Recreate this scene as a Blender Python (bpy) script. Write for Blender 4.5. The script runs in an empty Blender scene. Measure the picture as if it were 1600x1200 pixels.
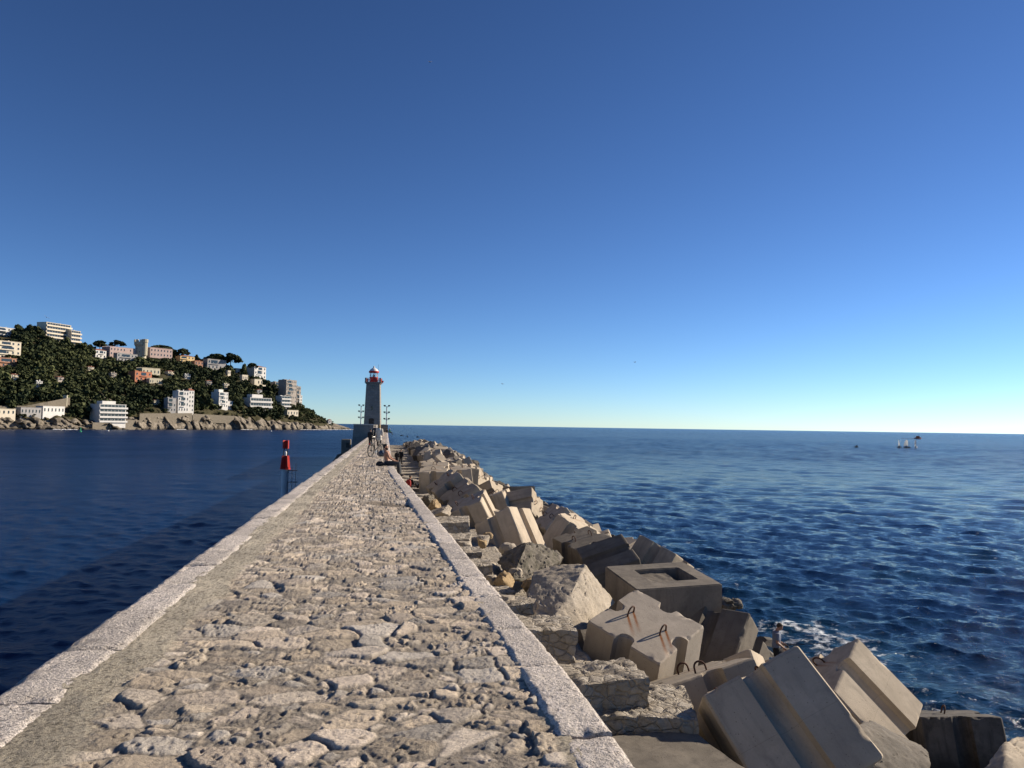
import bpy, bmesh, math, random
import numpy as np
from mathutils import Vector, Matrix, Euler

# ------------------------------------------------------------------ camera, sky, sun
scene = bpy.context.scene
COL = scene.collection
F_PX = 1240.0                       # focal length in pixels of the 1600 px wide photograph
EYE = np.array([0.0, 0.0, 8.8])     # eye height over the sea
YAW, PITCH, ROLL = math.radians(8.971), math.radians(3.044), math.radians(0.86)


def cam_basis():
    f = np.array([math.sin(YAW) * math.cos(PITCH), math.cos(YAW) * math.cos(PITCH), math.sin(PITCH)])
    r = np.array([math.cos(YAW), -math.sin(YAW), 0.0])
    u = np.cross(r, f)
    c, s = math.cos(ROLL), math.sin(ROLL)
    return c * r + s * u, -s * r + c * u, f


CR, CU, CF = cam_basis()
cam_data = bpy.data.cameras.new("camera")
cam = bpy.data.objects.new("camera", cam_data)
COL.objects.link(cam)
cam_data.sensor_width = 36.0
cam_data.lens = 36.0 * F_PX / 1600.0
cam_data.clip_start = 0.05
cam_data.clip_end = 80000.0
cam.matrix_world = Matrix(((CR[0], CU[0], -CF[0], EYE[0]), (CR[1], CU[1], -CF[1], EYE[1]),
                           (CR[2], CU[2], -CF[2], EYE[2]), (0, 0, 0, 1)))
scene.camera = cam

SUN_AZ, SUN_EL = math.radians(76.0), math.radians(24.0)     # clockwise from the pier's direction (+Y)
world = bpy.data.worlds.new("World")
scene.world = world
world.use_nodes = True
wn = world.node_tree
sky = wn.nodes.new("ShaderNodeTexSky")
sky.sky_type = 'NISHITA'
sky.sun_disc = False
sky.sun_elevation = SUN_EL
sky.sun_rotation = SUN_AZ
sky.altitude = 0.0
sky.air_density = 0.68
sky.dust_density = 0.03
sky.ozone_density = 4.6
sky_gamma = wn.nodes.new("ShaderNodeGamma")          # the clear winter air: deeper blue overhead
sky_gamma.inputs['Gamma'].default_value = 1.3
wn.links.new(sky.outputs[0], sky_gamma.inputs['Color'])
wn.links.new(sky_gamma.outputs[0], wn.nodes["Background"].inputs["Color"])
wn.nodes["Background"].inputs["Strength"].default_value = 0.05

sun_data = bpy.data.lights.new("sun", 'SUN')
sun = bpy.data.objects.new("sun", sun_data)
COL.objects.link(sun)
sun_data.energy = 5.0
sun_data.angle = math.radians(0.5)
sun_data.color = (1.0, 0.87, 0.70)
SUN_DIR = Vector((math.sin(SUN_AZ) * math.cos(SUN_EL), math.cos(SUN_AZ) * math.cos(SUN_EL), math.sin(SUN_EL)))
sun.rotation_euler = (-SUN_DIR).to_track_quat('-Z', 'Y').to_euler()
sun.location = (60, 20, 60)
scene.view_settings.view_transform = 'Standard'
scene.view_settings.look = 'None'
scene.view_settings.gamma = 1.0
scene.view_settings.exposure = 0.54
scene.cycles.max_bounces = 6
scene.cycles.diffuse_bounces = 1
scene.cycles.glossy_bounces = 3

RNG = np.random.default_rng(7)
random.seed(11)


def ray(px, py):
    d = CF + CR * (px - 800) / F_PX - CU * (py - 600) / F_PX
    return d


def at_depth(px, py, d):
    return EYE + ray(px, py) * d


def at_height(px, py, z):
    r = ray(px, py)
    return EYE + r * ((z - EYE[2]) / r[2])


def project(p):
    d = np.asarray(p, float) - EYE
    z = d @ CF
    return 800 + F_PX * (d @ CR) / z, 600 - F_PX * (d @ CU) / z


def horizon(px):
    # image row of the horizon at column px
    return 600 + F_PX * (CF[2] + CR[2] * (px - 800) / F_PX) / CU[2]


def hdir(px):
    r = ray(px, horizon(px))
    return np.array([r[0], r[1]])


# ------------------------------------------------------------------ numeric noise
def _hash(ix, iy, iz, seed):
    h = (ix.astype(np.int64) * 374761393 + iy.astype(np.int64) * 668265263 + iz.astype(np.int64) * 2147483647 + seed * 1274126177) & 0xFFFFFFFF
    h = ((h ^ (h >> 13)) * 1274126177) & 0xFFFFFFFF
    h = ((h ^ (h >> 16)) * 2246822519) & 0xFFFFFFFF
    h = h ^ (h >> 15)
    return (h & 0xFFFFFF).astype(np.float64) / float(0xFFFFFF)


def vnoise(p, seed=0):
    """value noise in [-1, 1], p (N,3)"""
    i = np.floor(p).astype(np.int64)
    f = p - i
    f = f * f * f * (f * (f * 6 - 15) + 10)
    out = 0
    for dx in (0, 1):
        wx = f[:, 0] if dx else 1 - f[:, 0]
        for dy in (0, 1):
            wy = f[:, 1] if dy else 1 - f[:, 1]
            for dz in (0, 1):
                wz = f[:, 2] if dz else 1 - f[:, 2]
                out = out + wx * wy * wz * _hash(i[:, 0] + dx, i[:, 1] + dy, i[:, 2] + dz, seed)
    return out * 2 - 1


def fbm(p, octaves=4, seed=0, gain=0.5):
    a, s, out = 1.0, 0.0, 0
    p = np.asarray(p, float)
    for k in range(octaves):
        out = out + a * vnoise(p * (2.03 ** k) + 17.3 * k, seed + k)
        s += a
        a *= gain
    return out / s


def p3(x, y, z=0.0):
    x = np.asarray(x, float)
    return np.stack([x, np.broadcast_to(np.asarray(y, float), x.shape), np.broadcast_to(np.asarray(z, float), x.shape)], -1)


def worley(p, seed=0, dims=3, jitter=0.9):
    """F1, F2 and the id hash of the nearest cell"""
    i = np.floor(p).astype(np.int64)
    n = len(p)
    f1 = np.full(n, 9.0)
    f2 = np.full(n, 9.0)
    ids = np.zeros(n)
    cx = np.zeros((n, 3))
    for dx in (-1, 0, 1):
        for dy in (-1, 0, 1):
            for dz in ((-1, 0, 1) if dims == 3 else (0,)):
                a, b, c = i[:, 0] + dx, i[:, 1] + dy, i[:, 2] + dz
                q = np.stack([a + 0.5 + jitter * (_hash(a, b, c, seed + 1) - 0.5),
                              b + 0.5 + jitter * (_hash(a, b, c, seed + 2) - 0.5),
                              (c + 0.5 + jitter * (_hash(a, b, c, seed + 3) - 0.5)) if dims == 3 else p[:, 2]], -1)
                d = np.sqrt(((p - q) ** 2).sum(1))
                near = d < f1
                f2 = np.where(near, f1, np.minimum(f2, d))
                ids = np.where(near, _hash(a, b, c, seed + 9), ids)
                cx = np.where(near[:, None], p - q, cx)
                f1 = np.where(near, d, f1)
    return f1, f2, ids, cx


def sstep(a, b, x):
    t = np.clip((x - a) / (b - a), 0, 1)
    return t * t * (3 - 2 * t)


# ------------------------------------------------------------------ objects
def link(o, parent=None):
    COL.objects.link(o)
    if parent is not None:
        o.parent = parent
    return o


def tag(o, label=None, cat=None, group=None, kind=None):
    if label: o['label'] = label
    if cat: o['category'] = cat
    if group: o['group'] = group
    if kind: o['kind'] = kind
    return o


def thing(name, label, cat, loc=(0, 0, 0), rotz=0.0, group=None):
    o = bpy.data.objects.new(name, None)
    o.empty_display_size = 0.2
    link(o)
    o.location = Vector([float(v) for v in loc])
    o.rotation_euler = (0, 0, rotz)
    return tag(o, label, cat, group)


def copy_tree(o, parent=None):
    c = o.copy()
    COL.objects.link(c)
    c.parent = parent
    for ch in o.children:
        copy_tree(ch, c)
    return c


def raw_mesh(name, verts, faces, mat=None, smooth=False, sharp=None):
    """verts (N,3), faces (M,4) or list"""
    me = bpy.data.meshes.new(name)
    verts = np.asarray(verts, np.float32)
    if isinstance(faces, np.ndarray):
        m, k = faces.shape
        me.vertices.add(len(verts))
        me.vertices.foreach_set("co", verts.ravel())
        me.loops.add(m * k)
        me.loops.foreach_set("vertex_index", faces.astype(np.int32).ravel())
        me.polygons.add(m)
        me.polygons.foreach_set("loop_start", np.arange(0, m * k, k, dtype=np.int32))
        me.update(calc_edges=True)
        me.validate()
    else:
        me.from_pydata([tuple(map(float, v)) for v in verts], [], [tuple(map(int, f)) for f in faces])
        me.update()
    if smooth:
        me.polygons.foreach_set("use_smooth", np.ones(len(me.polygons), bool))
        if sharp is not None:
            me.set_sharp_from_angle(angle=math.radians(sharp))
    if mat is not None:
        for m_ in (mat if isinstance(mat, (list, tuple)) else [mat]):
            me.materials.append(m_)
    return me


def mesh_obj(name, me, parent=None, loc=None):
    o = bpy.data.objects.new(name, me)
    link(o, parent)
    if loc is not None:
        o.location = Vector([float(v) for v in loc])
    return o


def color_attr(me, name, cols):
    a = me.attributes.new(name, 'FLOAT_COLOR', 'POINT')
    c = np.ones((len(me.vertices), 4), np.float32)
    c[:, :3] = cols
    a.data.foreach_set("color", c.ravel())


def float_attr(me, name, v):
    a = me.attributes.new(name, 'FLOAT', 'POINT')
    a.data.foreach_set("value", np.asarray(v, np.float32).ravel())


def grid_faces(nr, nc):
    i = np.arange((nr - 1) * (nc - 1))
    r, c = i // (nc - 1), i % (nc - 1)
    a = r * nc + c
    return np.stack([a, a + 1, a + nc + 1, a + nc], 1)


class MB:
    """collects simple solids into one mesh"""

    def __init__(self):
        self.v, self.f = [], []

    def add(self, vs, fs):
        n = len(self.v)
        self.v += [tuple(map(float, p)) for p in vs]
        self.f += [tuple(n + k for k in q) for q in fs]
        return self

    def box(self, c, s, rz=0.0, M=None):
        x, y, z = s[0] / 2, s[1] / 2, s[2] / 2
        vs = [(-x, -y, -z), (x, -y, -z), (x, y, -z), (-x, y, -z), (-x, -y, z), (x, -y, z), (x, y, z), (-x, y, z)]
        R = (M if M is not None else Matrix.Rotation(rz, 3, 'Z'))
        vs = [R @ Vector(p) + Vector(c) for p in vs]
        return self.add(vs, [(0, 3, 2, 1), (4, 5, 6, 7), (0, 1, 5, 4), (1, 2, 6, 5), (2, 3, 7, 6), (3, 0, 4, 7)])

    def rings(self, rings, cap=True):
        n = len(rings[0])
        vs = [p for r in rings for p in r]
        fs = []
        for k in range(len(rings) - 1):
            for j in range(n):
                a, b = k * n + j, k * n + (j + 1) % n
                fs.append((a, b, b + n, a + n))
        if cap:
            fs.append(tuple(range(n - 1, -1, -1)))
            fs.append(tuple((len(rings) - 1) * n + j for j in range(n)))
        return self.add(vs, fs)

    def tube(self, pts, rad, n=8, cap=True):
        pts = [Vector(p) for p in pts]
        rads = rad if isinstance(rad, (list, tuple)) else [rad] * len(pts)
        prev = None
        out = []
        for k, p in enumerate(pts):
            t = (pts[min(k + 1, len(pts) - 1)] - pts[max(k - 1, 0)]).normalized()
            if prev is None:
                a = Vector((0, 0, 1)) if abs(t.z) < 0.9 else Vector((1, 0, 0))
                u = t.cross(a).normalized()
            else:
                u = (prev - t * prev.dot(t)).normalized()
            prev = u
            w = t.cross(u)
            out.append([p + (u * math.cos(q) + w * math.sin(q)) * rads[k] for q in [2 * math.pi * j / n for j in range(n)]])
        return self.rings(out, cap)

    def lathe(self, prof, n=20, c=(0, 0, 0), cap=True):
        return self.rings([[Vector((c[0] + r * math.cos(2 * math.pi * j / n), c[1] + r * math.sin(2 * math.pi * j / n), c[2] + z)) for j in range(n)] for r, z in prof], cap)

    def mesh(self, name, mat, smooth=False, sharp=40, bevel=0.0):
        me = raw_mesh(name, self.v, self.f, None)
        bm = bmesh.new()
        bm.from_mesh(me)
        bmesh.ops.recalc_face_normals(bm, faces=bm.faces)
        if bevel > 0:
            bmesh.ops.bevel(bm, geom=list(bm.edges), offset=bevel, segments=1, affect='EDGES', clamp_overlap=True)
        bm.to_mesh(me)
        bm.free()
        if smooth:
            me.polygons.foreach_set("use_smooth", np.ones(len(me.polygons), bool))
            me.set_sharp_from_angle(angle=math.radians(sharp))
        for m_ in (mat if isinstance(mat, (list, tuple)) else [mat]):
            me.materials.append(m_)
        return me

    def obj(self, name, mat, parent=None, loc=None, **kw):
        return mesh_obj(name, self.mesh(name, mat, **kw), parent, loc)


# ------------------------------------------------------------------ materials
class NT:
    def __init__(self, name):
        self.m = bpy.data.materials.new(name)
        self.m.use_nodes = True
        self.t = self.m.node_tree
        self.b = self.t.nodes["Principled BSDF"]
        self._co = {}

    def n(self, typ, **kw):
        o = self.t.nodes.new(typ)
        for k, v in kw.items():
            setattr(o, k, v)
        return o

    def l(self, a, b):
        self.t.links.new(a, b)

    def set(self, sock, v):
        if hasattr(v, 'is_linked') or isinstance(v, bpy.types.NodeSocket):
            self.l(v, sock)
        else:
            sock.default_value = v if not (isinstance(v, tuple) and len(v) == 3 and sock.type == 'RGBA') else (*v, 1)

    def coord(self, kind='Object'):
        if kind not in self._co:
            self._co[kind] = self.n("ShaderNodeTexCoord").outputs[kind]
        return self._co[kind]

    def mapping(self, scale=(1, 1, 1), kind='Object', rot=(0, 0, 0)):
        mp = self.n("ShaderNodeMapping")
        mp.inputs['Scale'].default_value = scale
        mp.inputs['Rotation'].default_value = rot
        self.l(self.coord(kind), mp.inputs['Vector'])
        return mp.outputs[0]

    def noise(self, scale, detail=4, rough=0.55, vec=None, dist=0.0):
        o = self.n("ShaderNodeTexNoise")
        o.inputs['Scale'].default_value = scale
        o.inputs['Detail'].default_value = detail
        o.inputs['Roughness'].default_value = rough
        o.inputs['Distortion'].default_value = dist
        self.l(vec if vec is not None else self.coord(), o.inputs['Vector'])
        return o.outputs['Fac']

    def voro(self, scale, feature='F1', vec=None, out='Distance', rnd=1.0):
        o = self.n("ShaderNodeTexVoronoi", feature=feature)
        o.inputs['Scale'].default_value = scale
        o.inputs['Randomness'].default_value = rnd
        self.l(vec if vec is not None else self.coord(), o.inputs['Vector'])
        return o.outputs[out]

    def ramp(self, fac, stops, interp='LINEAR'):
        o = self.n("ShaderNodeValToRGB")
        o.color_ramp.interpolation = interp
        e = o.color_ramp.elements
        while len(e) < len(stops):
            e.new(0.5)
        for k, (p, c) in enumerate(stops):
            e[k].position = p
            e[k].color = (c, c, c, 1) if isinstance(c, (int, float)) else (*c, 1)
        self.l(fac, o.inputs[0])
        return o.outputs[0]

    def mix(self, fac, a, b, mode='MIX'):
        o = self.n("ShaderNodeMix", data_type='RGBA', blend_type=mode)
        self.set(o.inputs[0], fac)
        self.set(o.inputs[6], a)
        self.set(o.inputs[7], b)
        return o.outputs[2]

    def math(self, op, a, b=0.0, clamp=False):
        o = self.n("ShaderNodeMath", operation=op, use_clamp=clamp)
        self.set(o.inputs[0], a)
        self.set(o.inputs[1], b)
        return o.outputs[0]

    def attr(self, name, out='Color'):
        o = self.n("ShaderNodeAttribute", attribute_name=name)
        return o.outputs[out]

    def rand(self):
        return self.n("ShaderNodeObjectInfo").outputs['Random']

    def bump(self, h, strength=0.4, dist=0.02, normal=None):
        o = self.n("ShaderNodeBump")
        o.inputs['Strength'].default_value = strength
        o.inputs['Distance'].default_value = dist
        self.l(h, o.inputs['Height'])
        if normal is not None:
            self.l(normal, o.inputs['Normal'])
        return o.outputs[0]

    def done(self, color=None, rough=0.8, normal=None, metal=0.0, spec=None):
        if color is not None: self.set(self.b.inputs['Base Color'], color)
        self.set(self.b.inputs['Roughness'], rough)
        self.b.inputs['Metallic'].default_value = metal
        if spec is not None: self.b.inputs['Specular IOR Level'].default_value = spec
        if normal is not None: self.l(normal, self.b.inputs['Normal'])
        return self.m


def plain(name, col, rough=0.6, metal=0.0, var=0.12, scale=3.0, bump=0.0):
    t = NT(name)
    n = t.noise(scale, 5, 0.6)
    c = t.mix(t.ramp(n, [(0.3, 0.0), (0.7, 1.0)]), tuple(v * (1 - var) for v in col), tuple(min(1, v * (1 + var)) for v in col))
    nm = t.bump(t.noise(scale * 12, 4, 0.6), 0.3, bump) if bump else None
    return t.done(c, rough, nm, metal)


def concrete(name, lo, hi, stain=(0.16, 0.14, 0.12), dark=0.35, rust=None, pit=1.0, rust_amt=1.8):
    t = NT(name)
    rnd = t.rand()
    big = t.noise(0.9, 5, 0.6, dist=0.4)
    c = t.mix(t.ramp(big, [(0.36, 0.0), (0.62, 1.0)]), lo, hi)
    grime = t.noise(1.7, 8, 0.72, dist=0.8)
    c = t.mix(t.math('MULTIPLY', t.ramp(grime, [(0.50, 0.0), (0.68, 1.0)]), dark * 1.1), c, stain)
    fine = t.noise(38, 5, 0.7)
    c = t.mix(0.35, c, t.mix(fine, tuple(v * 0.72 for v in lo), tuple(v * 1.12 for v in hi)))
    streak = t.noise(1.0, 6, 0.62, vec=t.mapping((4.2, 4.2, 0.55)), dist=0.3)
    c = t.mix(t.math('MULTIPLY', t.ramp(streak, [(0.50, 0.0), (0.72, 1.0)]), dark), c, stain)
    pale = t.noise(2.1, 6, 0.65, vec=t.mapping((1, 1.3, 0.8)))
    c = t.mix(t.math('MULTIPLY', t.ramp(pale, [(0.56, 0.0), (0.74, 1.0)]), 0.35), c, tuple(min(1, v * 1.25) for v in hi))
    pits = t.ramp(t.voro(14, 'F1'), [(0.05, 0.0), (0.15, 1.0)])
    sel = t.ramp(t.noise(5.5, 3), [(0.44, 1.0), (0.54, 0.0)])
    pits = t.math('MAXIMUM', pits, sel)
    c = t.mix(pits, tuple(v * 0.4 for v in lo), c)
    hs = t.n("ShaderNodeHueSaturation")
    t.l(c, hs.inputs['Color'])
    t.l(t.math('ADD', t.math('MULTIPLY', rnd, 0.30), 0.84), hs.inputs['Value'])
    hs.inputs['Saturation'].default_value = 1.0
    c = hs.outputs[0]
    if rust:
        # rust runs out of the lifting hoops across the top face (object space)
        sp = t.n("ShaderNodeSeparateXYZ")
        t.l(t.coord(), sp.inputs[0])
        x, y, z = sp.outputs
        tot = None
        dx, dy = rust
        for hx in (-0.43, 0.43):
            for hy in (-0.11, 0.11):
                ux = t.math('SUBTRACT', x, hx)
                uy = t.math('SUBTRACT', y, hy)
                along = t.math('ADD', t.math('MULTIPLY', ux, dx), t.math('MULTIPLY', uy, dy))
                side = t.math('ABSOLUTE', t.math('SUBTRACT', t.math('MULTIPLY', ux, dy), t.math('MULTIPLY', uy, dx)))
                w = t.math('ADD', 0.035, t.math('MULTIPLY', t.math('MAXIMUM', along, 0.0), 0.06))
                m = t.math('SUBTRACT', 1.0, t.math('DIVIDE', side, w), True)
                m = t.math('MULTIPLY', m, t.math('GREATER_THAN', along, -0.03))
                m = t.math('MULTIPLY', m, t.math('SUBTRACT', 1.0, t.math('DIVIDE', along, 0.75), True))
                tot = m if tot is None else t.math('MAXIMUM', tot, m)
        tot = t.math('MULTIPLY', tot, t.math('GREATER_THAN', z, 0.9))
        tot = t.math('MULTIPLY', tot, t.ramp(t.noise(9, 5, 0.7), [(0.25, 0.45), (0.6, 1.0)]))
        c = t.mix(t.math('MULTIPLY', tot, rust_amt, True), c, (0.24, 0.085, 0.022))
    # casting seams of the formwork and the dark weed line just above the sea
    sz = t.n("ShaderNodeSeparateXYZ")
    t.l(t.coord(), sz.inputs[0])
    seam = t.math('ABSOLUTE', t.math('SUBTRACT', t.math('FRACT', t.math('ADD', t.math('MULTIPLY', sz.outputs[2], 1.02), 0.53)), 0.5))
    seam = t.math('LESS_THAN', seam, 0.006)
    c = t.mix(t.math('MULTIPLY', seam, 0.25), c, tuple(v * 0.5 for v in lo))
    gp = t.n("ShaderNodeSeparateXYZ")
    t.l(t.n("ShaderNodeNewGeometry").outputs['Position'], gp.inputs[0])
    wet = t.math('ADD', gp.outputs[2], t.math('MULTIPLY', t.noise(1.3, 6, 0.7), -1.6))
    c = t.mix(t.math('MULTIPLY', t.ramp(wet, [(0.0, 1.0), (0.55, 0.0)]), 0.85), c, (0.03, 0.028, 0.022))
    h = t.math('ADD', t.math('MULTIPLY', pits, 0.8 * pit), t.math('MULTIPLY', t.noise(55, 5, 0.7), 0.6))
    h = t.math('ADD', h, t.math('MULTIPLY', t.noise(6, 5, 0.6), 0.8))
    return t.done(c, 0.9, t.bump(h, 0.55, 0.012), spec=0.25)


def rock(name, lo, hi, dark=(0.05, 0.045, 0.04), lich=0.0, sc=1.0):
    t = NT(name)
    n = t.noise(1.6 * sc, 7, 0.65, dist=0.5)
    c = t.mix(t.ramp(n, [(0.3, 0.0), (0.7, 1.0)]), lo, hi)
    cr = t.ramp(t.noise(5 * sc, 8, 0.7, dist=1.0), [(0.36, 1.0), (0.47, 0.0)])
    c = t.mix(t.math('MULTIPLY', cr, 0.6), c, dark)
    c = t.mix(0.4, c, t.mix(t.noise(30 * sc, 5, 0.75), tuple(v * 0.6 for v in lo), tuple(min(1, v * 1.25) for v in hi)))
    if lich:
        c = t.mix(t.math('MULTIPLY', t.ramp(t.noise(4 * sc, 6, 0.7), [(0.45, 0.0), (0.6, 1.0)]), lich), c, (0.06, 0.06, 0.035))
    h = t.math('ADD', t.noise(7 * sc, 8, 0.7), t.math('MULTIPLY', t.noise(36 * sc, 6, 0.75), 0.5))
    return t.done(c, 0.92, t.bump(h, 0.9, 0.03 / sc), spec=0.2)


M = {}
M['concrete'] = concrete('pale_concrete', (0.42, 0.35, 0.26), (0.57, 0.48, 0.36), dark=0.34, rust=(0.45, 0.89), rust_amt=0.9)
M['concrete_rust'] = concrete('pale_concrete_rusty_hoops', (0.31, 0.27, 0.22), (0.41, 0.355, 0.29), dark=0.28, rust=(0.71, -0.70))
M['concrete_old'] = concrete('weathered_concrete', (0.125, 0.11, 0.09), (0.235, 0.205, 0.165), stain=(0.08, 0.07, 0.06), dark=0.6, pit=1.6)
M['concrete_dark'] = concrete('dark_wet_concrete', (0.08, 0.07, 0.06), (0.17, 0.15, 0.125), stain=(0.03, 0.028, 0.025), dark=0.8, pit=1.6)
M['rock_sand'] = rock('sandy_limestone', (0.33, 0.28, 0.21), (0.48, 0.42, 0.34))
M['rock_dark'] = rock('dark_lichened_rock', (0.12, 0.105, 0.085), (0.25, 0.22, 0.18), lich=0.55)
M['rock_ochre'] = rock('ochre_rock', (0.30, 0.20, 0.10), (0.46, 0.35, 0.21))
M['rock_bed'] = rock('wet_rubble', (0.07, 0.062, 0.053), (0.17, 0.15, 0.125))


def m_masonry():
    t = NT('pale_rubble_masonry')
    wv = t.n("ShaderNodeVectorMath", operation='ADD')
    nz = t.n("ShaderNodeTexNoise")
    nz.inputs['Scale'].default_value = 4.0
    nz.inputs['Detail'].default_value = 4.0
    t.l(t.coord(), nz.inputs['Vector'])
    sc = t.n("ShaderNodeVectorMath", operation='SCALE')
    sc.inputs['Scale'].default_value = 0.16
    t.l(nz.outputs['Color'], sc.inputs[0])
    t.l(t.mapping((1.0, 1.25, 1.5)), wv.inputs[0])
    t.l(sc.outputs[0], wv.inputs[1])
    cell = t.voro(4.4, 'F1', vec=wv.outputs[0], out='Color')
    edge = t.voro(4.4, 'DISTANCE_TO_EDGE', vec=wv.outputs[0])
    hs = t.n("ShaderNodeSeparateColor")
    t.l(cell, hs.inputs[0])
    c = t.ramp(hs.outputs[0], [(0.0, (0.38, 0.32, 0.24)), (0.35, (0.49, 0.43, 0.34)), (0.7, (0.57, 0.51, 0.42)), (1.0, (0.63, 0.58, 0.50))])
    c = t.mix(0.5, c, t.mix(t.noise(22, 7, 0.75), (0.16, 0.135, 0.10), (0.58, 0.52, 0.44)))
    jt = t.ramp(edge, [(0.01, 1.0), (0.05, 0.0)])
    c = t.mix(t.math('MULTIPLY', t.math('MULTIPLY', jt, 0.24), t.ramp(t.noise(3, 5, 0.7), [(0.35, 0.2), (0.6, 1.0)])), c, (0.13, 0.11, 0.085))
    cr = t.ramp(t.noise(6, 8, 0.72, dist=1.0), [(0.35, 1.0), (0.45, 0.0)])
    c = t.mix(t.math('MULTIPLY', cr, 0.55), c, (0.11, 0.095, 0.075))
    h = t.math('ADD', t.math('MULTIPLY', t.ramp(edge, [(0.0, 0.0), (0.12, 1.0)]), 0.8), t.noise(26, 7, 0.75))
    return t.done(c, 0.92, t.bump(h, 1.0, 0.045), spec=0.2)


M['masonry'] = m_masonry()
M['rust'] = plain('rusty_iron', (0.075, 0.032, 0.018), 0.85, 0.0, 0.4, 20, 0.004)
M['black'] = plain('black_cloth', (0.012, 0.012, 0.014), 0.85)
M['navy'] = plain('dark_navy_cloth', (0.015, 0.02, 0.035), 0.85)
M['charcoal'] = plain('charcoal_cloth', (0.03, 0.032, 0.036), 0.85)
M['cream'] = plain('cream_cloth', (0.62, 0.57, 0.48), 0.85)
M['greyblue'] = plain('grey_blue_cotton', (0.17, 0.20, 0.27), 0.85)
M['green'] = plain('green_cloth', (0.03, 0.16, 0.07), 0.85)
M['lightblue'] = plain('light_blue_cloth', (0.25, 0.4, 0.55), 0.85)
M['redcloth'] = plain('red_cloth', (0.33, 0.02, 0.02), 0.8)
M['skin'] = plain('skin', (0.42, 0.22, 0.14), 0.55, var=0.08)
M['skin_tan'] = plain('tanned_skin', (0.40, 0.19, 0.11), 0.5, var=0.08)
M['hair_dark'] = plain('dark_hair', (0.018, 0.013, 0.010), 0.7)
M['hair_blond'] = plain('blond_hair', (0.42, 0.27, 0.11), 0.6)
M['hair_brown'] = plain('brown_hair', (0.06, 0.038, 0.022), 0.7)
M['eye'] = plain('dark_eye', (0.02, 0.015, 0.012), 0.3)
M['rubber'] = plain('black_rubber', (0.012, 0.012, 0.012), 0.7)
M['steel'] = plain('grey_steel', (0.35, 0.36, 0.37), 0.4, 0.9)
M['darkmetal'] = plain('dark_painted_metal', (0.03, 0.032, 0.035), 0.5, 0.2)
M['redpaint'] = plain('red_paint', (0.55, 0.03, 0.018), 0.5, 0, 0.15, 6)
M['whitepaint'] = plain('white_paint', (0.72, 0.71, 0.69), 0.5, 0, 0.08, 2)
M['polegrey'] = plain('weathered_white_pole', (0.48, 0.50, 0.52), 0.55, 0, 0.12, 1.2)
M['greenpaint'] = plain('green_paint', (0.02, 0.25, 0.13), 0.5)
M['white_sail'] = plain('white_sailcloth', (0.82, 0.82, 0.80), 0.7, 0, 0.04)
def m_sail():
    t = NT('sunlit_sailcloth')
    tr = t.n("ShaderNodeBsdfTranslucent")
    tr.inputs['Color'].default_value = (0.85, 0.85, 0.83, 1)
    mx = t.n("ShaderNodeMixShader")
    mx.inputs[0].default_value = 0.6
    t.b.inputs['Base Color'].default_value = (0.85, 0.85, 0.83, 1)
    t.l(t.b.outputs[0], mx.inputs[1])
    t.l(tr.outputs[0], mx.inputs[2])
    t.l(mx.outputs[0], t.t.nodes['Material Output'].inputs[0])
    return t.m


M['sail'] = m_sail()
M['feather'] = plain('gull_feather', (0.35, 0.35, 0.37), 0.8)
M['orangehull'] = plain('orange_hull_paint', (0.42, 0.09, 0.03), 0.5)


def m_glass():
    t = NT('window_glass')
    t.b.inputs['IOR'].default_value = 1.5
    return t.done((0.025, 0.035, 0.045), 0.08)


M['glass'] = m_glass()


def m_lantern():
    t = NT('lantern_glass')
    t.b.inputs['Transmission Weight'].default_value = 0.9
    t.b.inputs['IOR'].default_value = 1.05
    return t.done((0.8, 0.88, 0.9), 0.03)


M['lantern'] = m_lantern()


def m_pier():
    t = NT('rough_pier_paving')
    c = t.attr('tint')
    c = t.mix(0.55, c, t.mix(t.noise(45, 6, 0.75), (0.45, 0.45, 0.45), (1.35, 1.33, 1.3)), 'MULTIPLY')
    cr = t.ramp(t.noise(14, 9, 0.78, dist=1.0), [(0.38, 1.0), (0.46, 0.0)])
    c = t.mix(t.math('MULTIPLY', cr, 0.6), c, (0.10, 0.09, 0.08))
    sp = t.ramp(t.noise(70, 4, 0.8), [(0.33, 1.0), (0.42, 0.0)])
    c = t.mix(t.math('MULTIPLY', sp, 0.55), c, (0.12, 0.105, 0.09))
    lay = t.noise(1.0, 5, 0.6, vec=t.mapping((26, 60, 60), rot=(0, 0, 0.3)))
    h = t.math('ADD', t.noise(30, 7, 0.75), t.math('MULTIPLY', t.noise(110, 5, 0.75), 0.5))
    h = t.math('ADD', h, t.math('MULTIPLY', lay, 0.5))
    return t.done(c, 0.9, t.bump(h, 1.0, 0.02), spec=0.2)


M['pier'] = m_pier()


def m_granite():
    t = NT('bush_hammered_granite')
    n = t.noise(48, 4, 0.7)
    c = t.ramp(n, [(0.34, (0.09, 0.085, 0.09)), (0.44, (0.42, 0.375, 0.33)), (0.58, (0.70, 0.625, 0.55))])
    big = t.noise(2.6, 8, 0.75, dist=0.6)
    c = t.mix(t.math('MULTIPLY', t.ramp(big, [(0.47, 0.0), (0.62, 1.0)]), 0.6), c, (0.46, 0.41, 0.35))
    soot = t.noise(1.1, 8, 0.75, dist=0.8)
    c = t.mix(t.math('MULTIPLY', t.ramp(soot, [(0.54, 0.0), (0.66, 1.0)]), 0.55), c, (0.15, 0.135, 0.12))
    hs = t.n("ShaderNodeHueSaturation")
    t.l(c, hs.inputs['Color'])
    t.l(t.math('ADD', t.math('MULTIPLY', t.rand(), 0.34), 0.92), hs.inputs['Value'])
    h = t.math('ADD', n, t.math('MULTIPLY', t.noise(16, 5, 0.7), 1.0))
    return t.done(hs.outputs[0], 0.8, t.bump(h, 1.0, 0.025), spec=0.3)


M['granite'] = m_granite()


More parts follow.
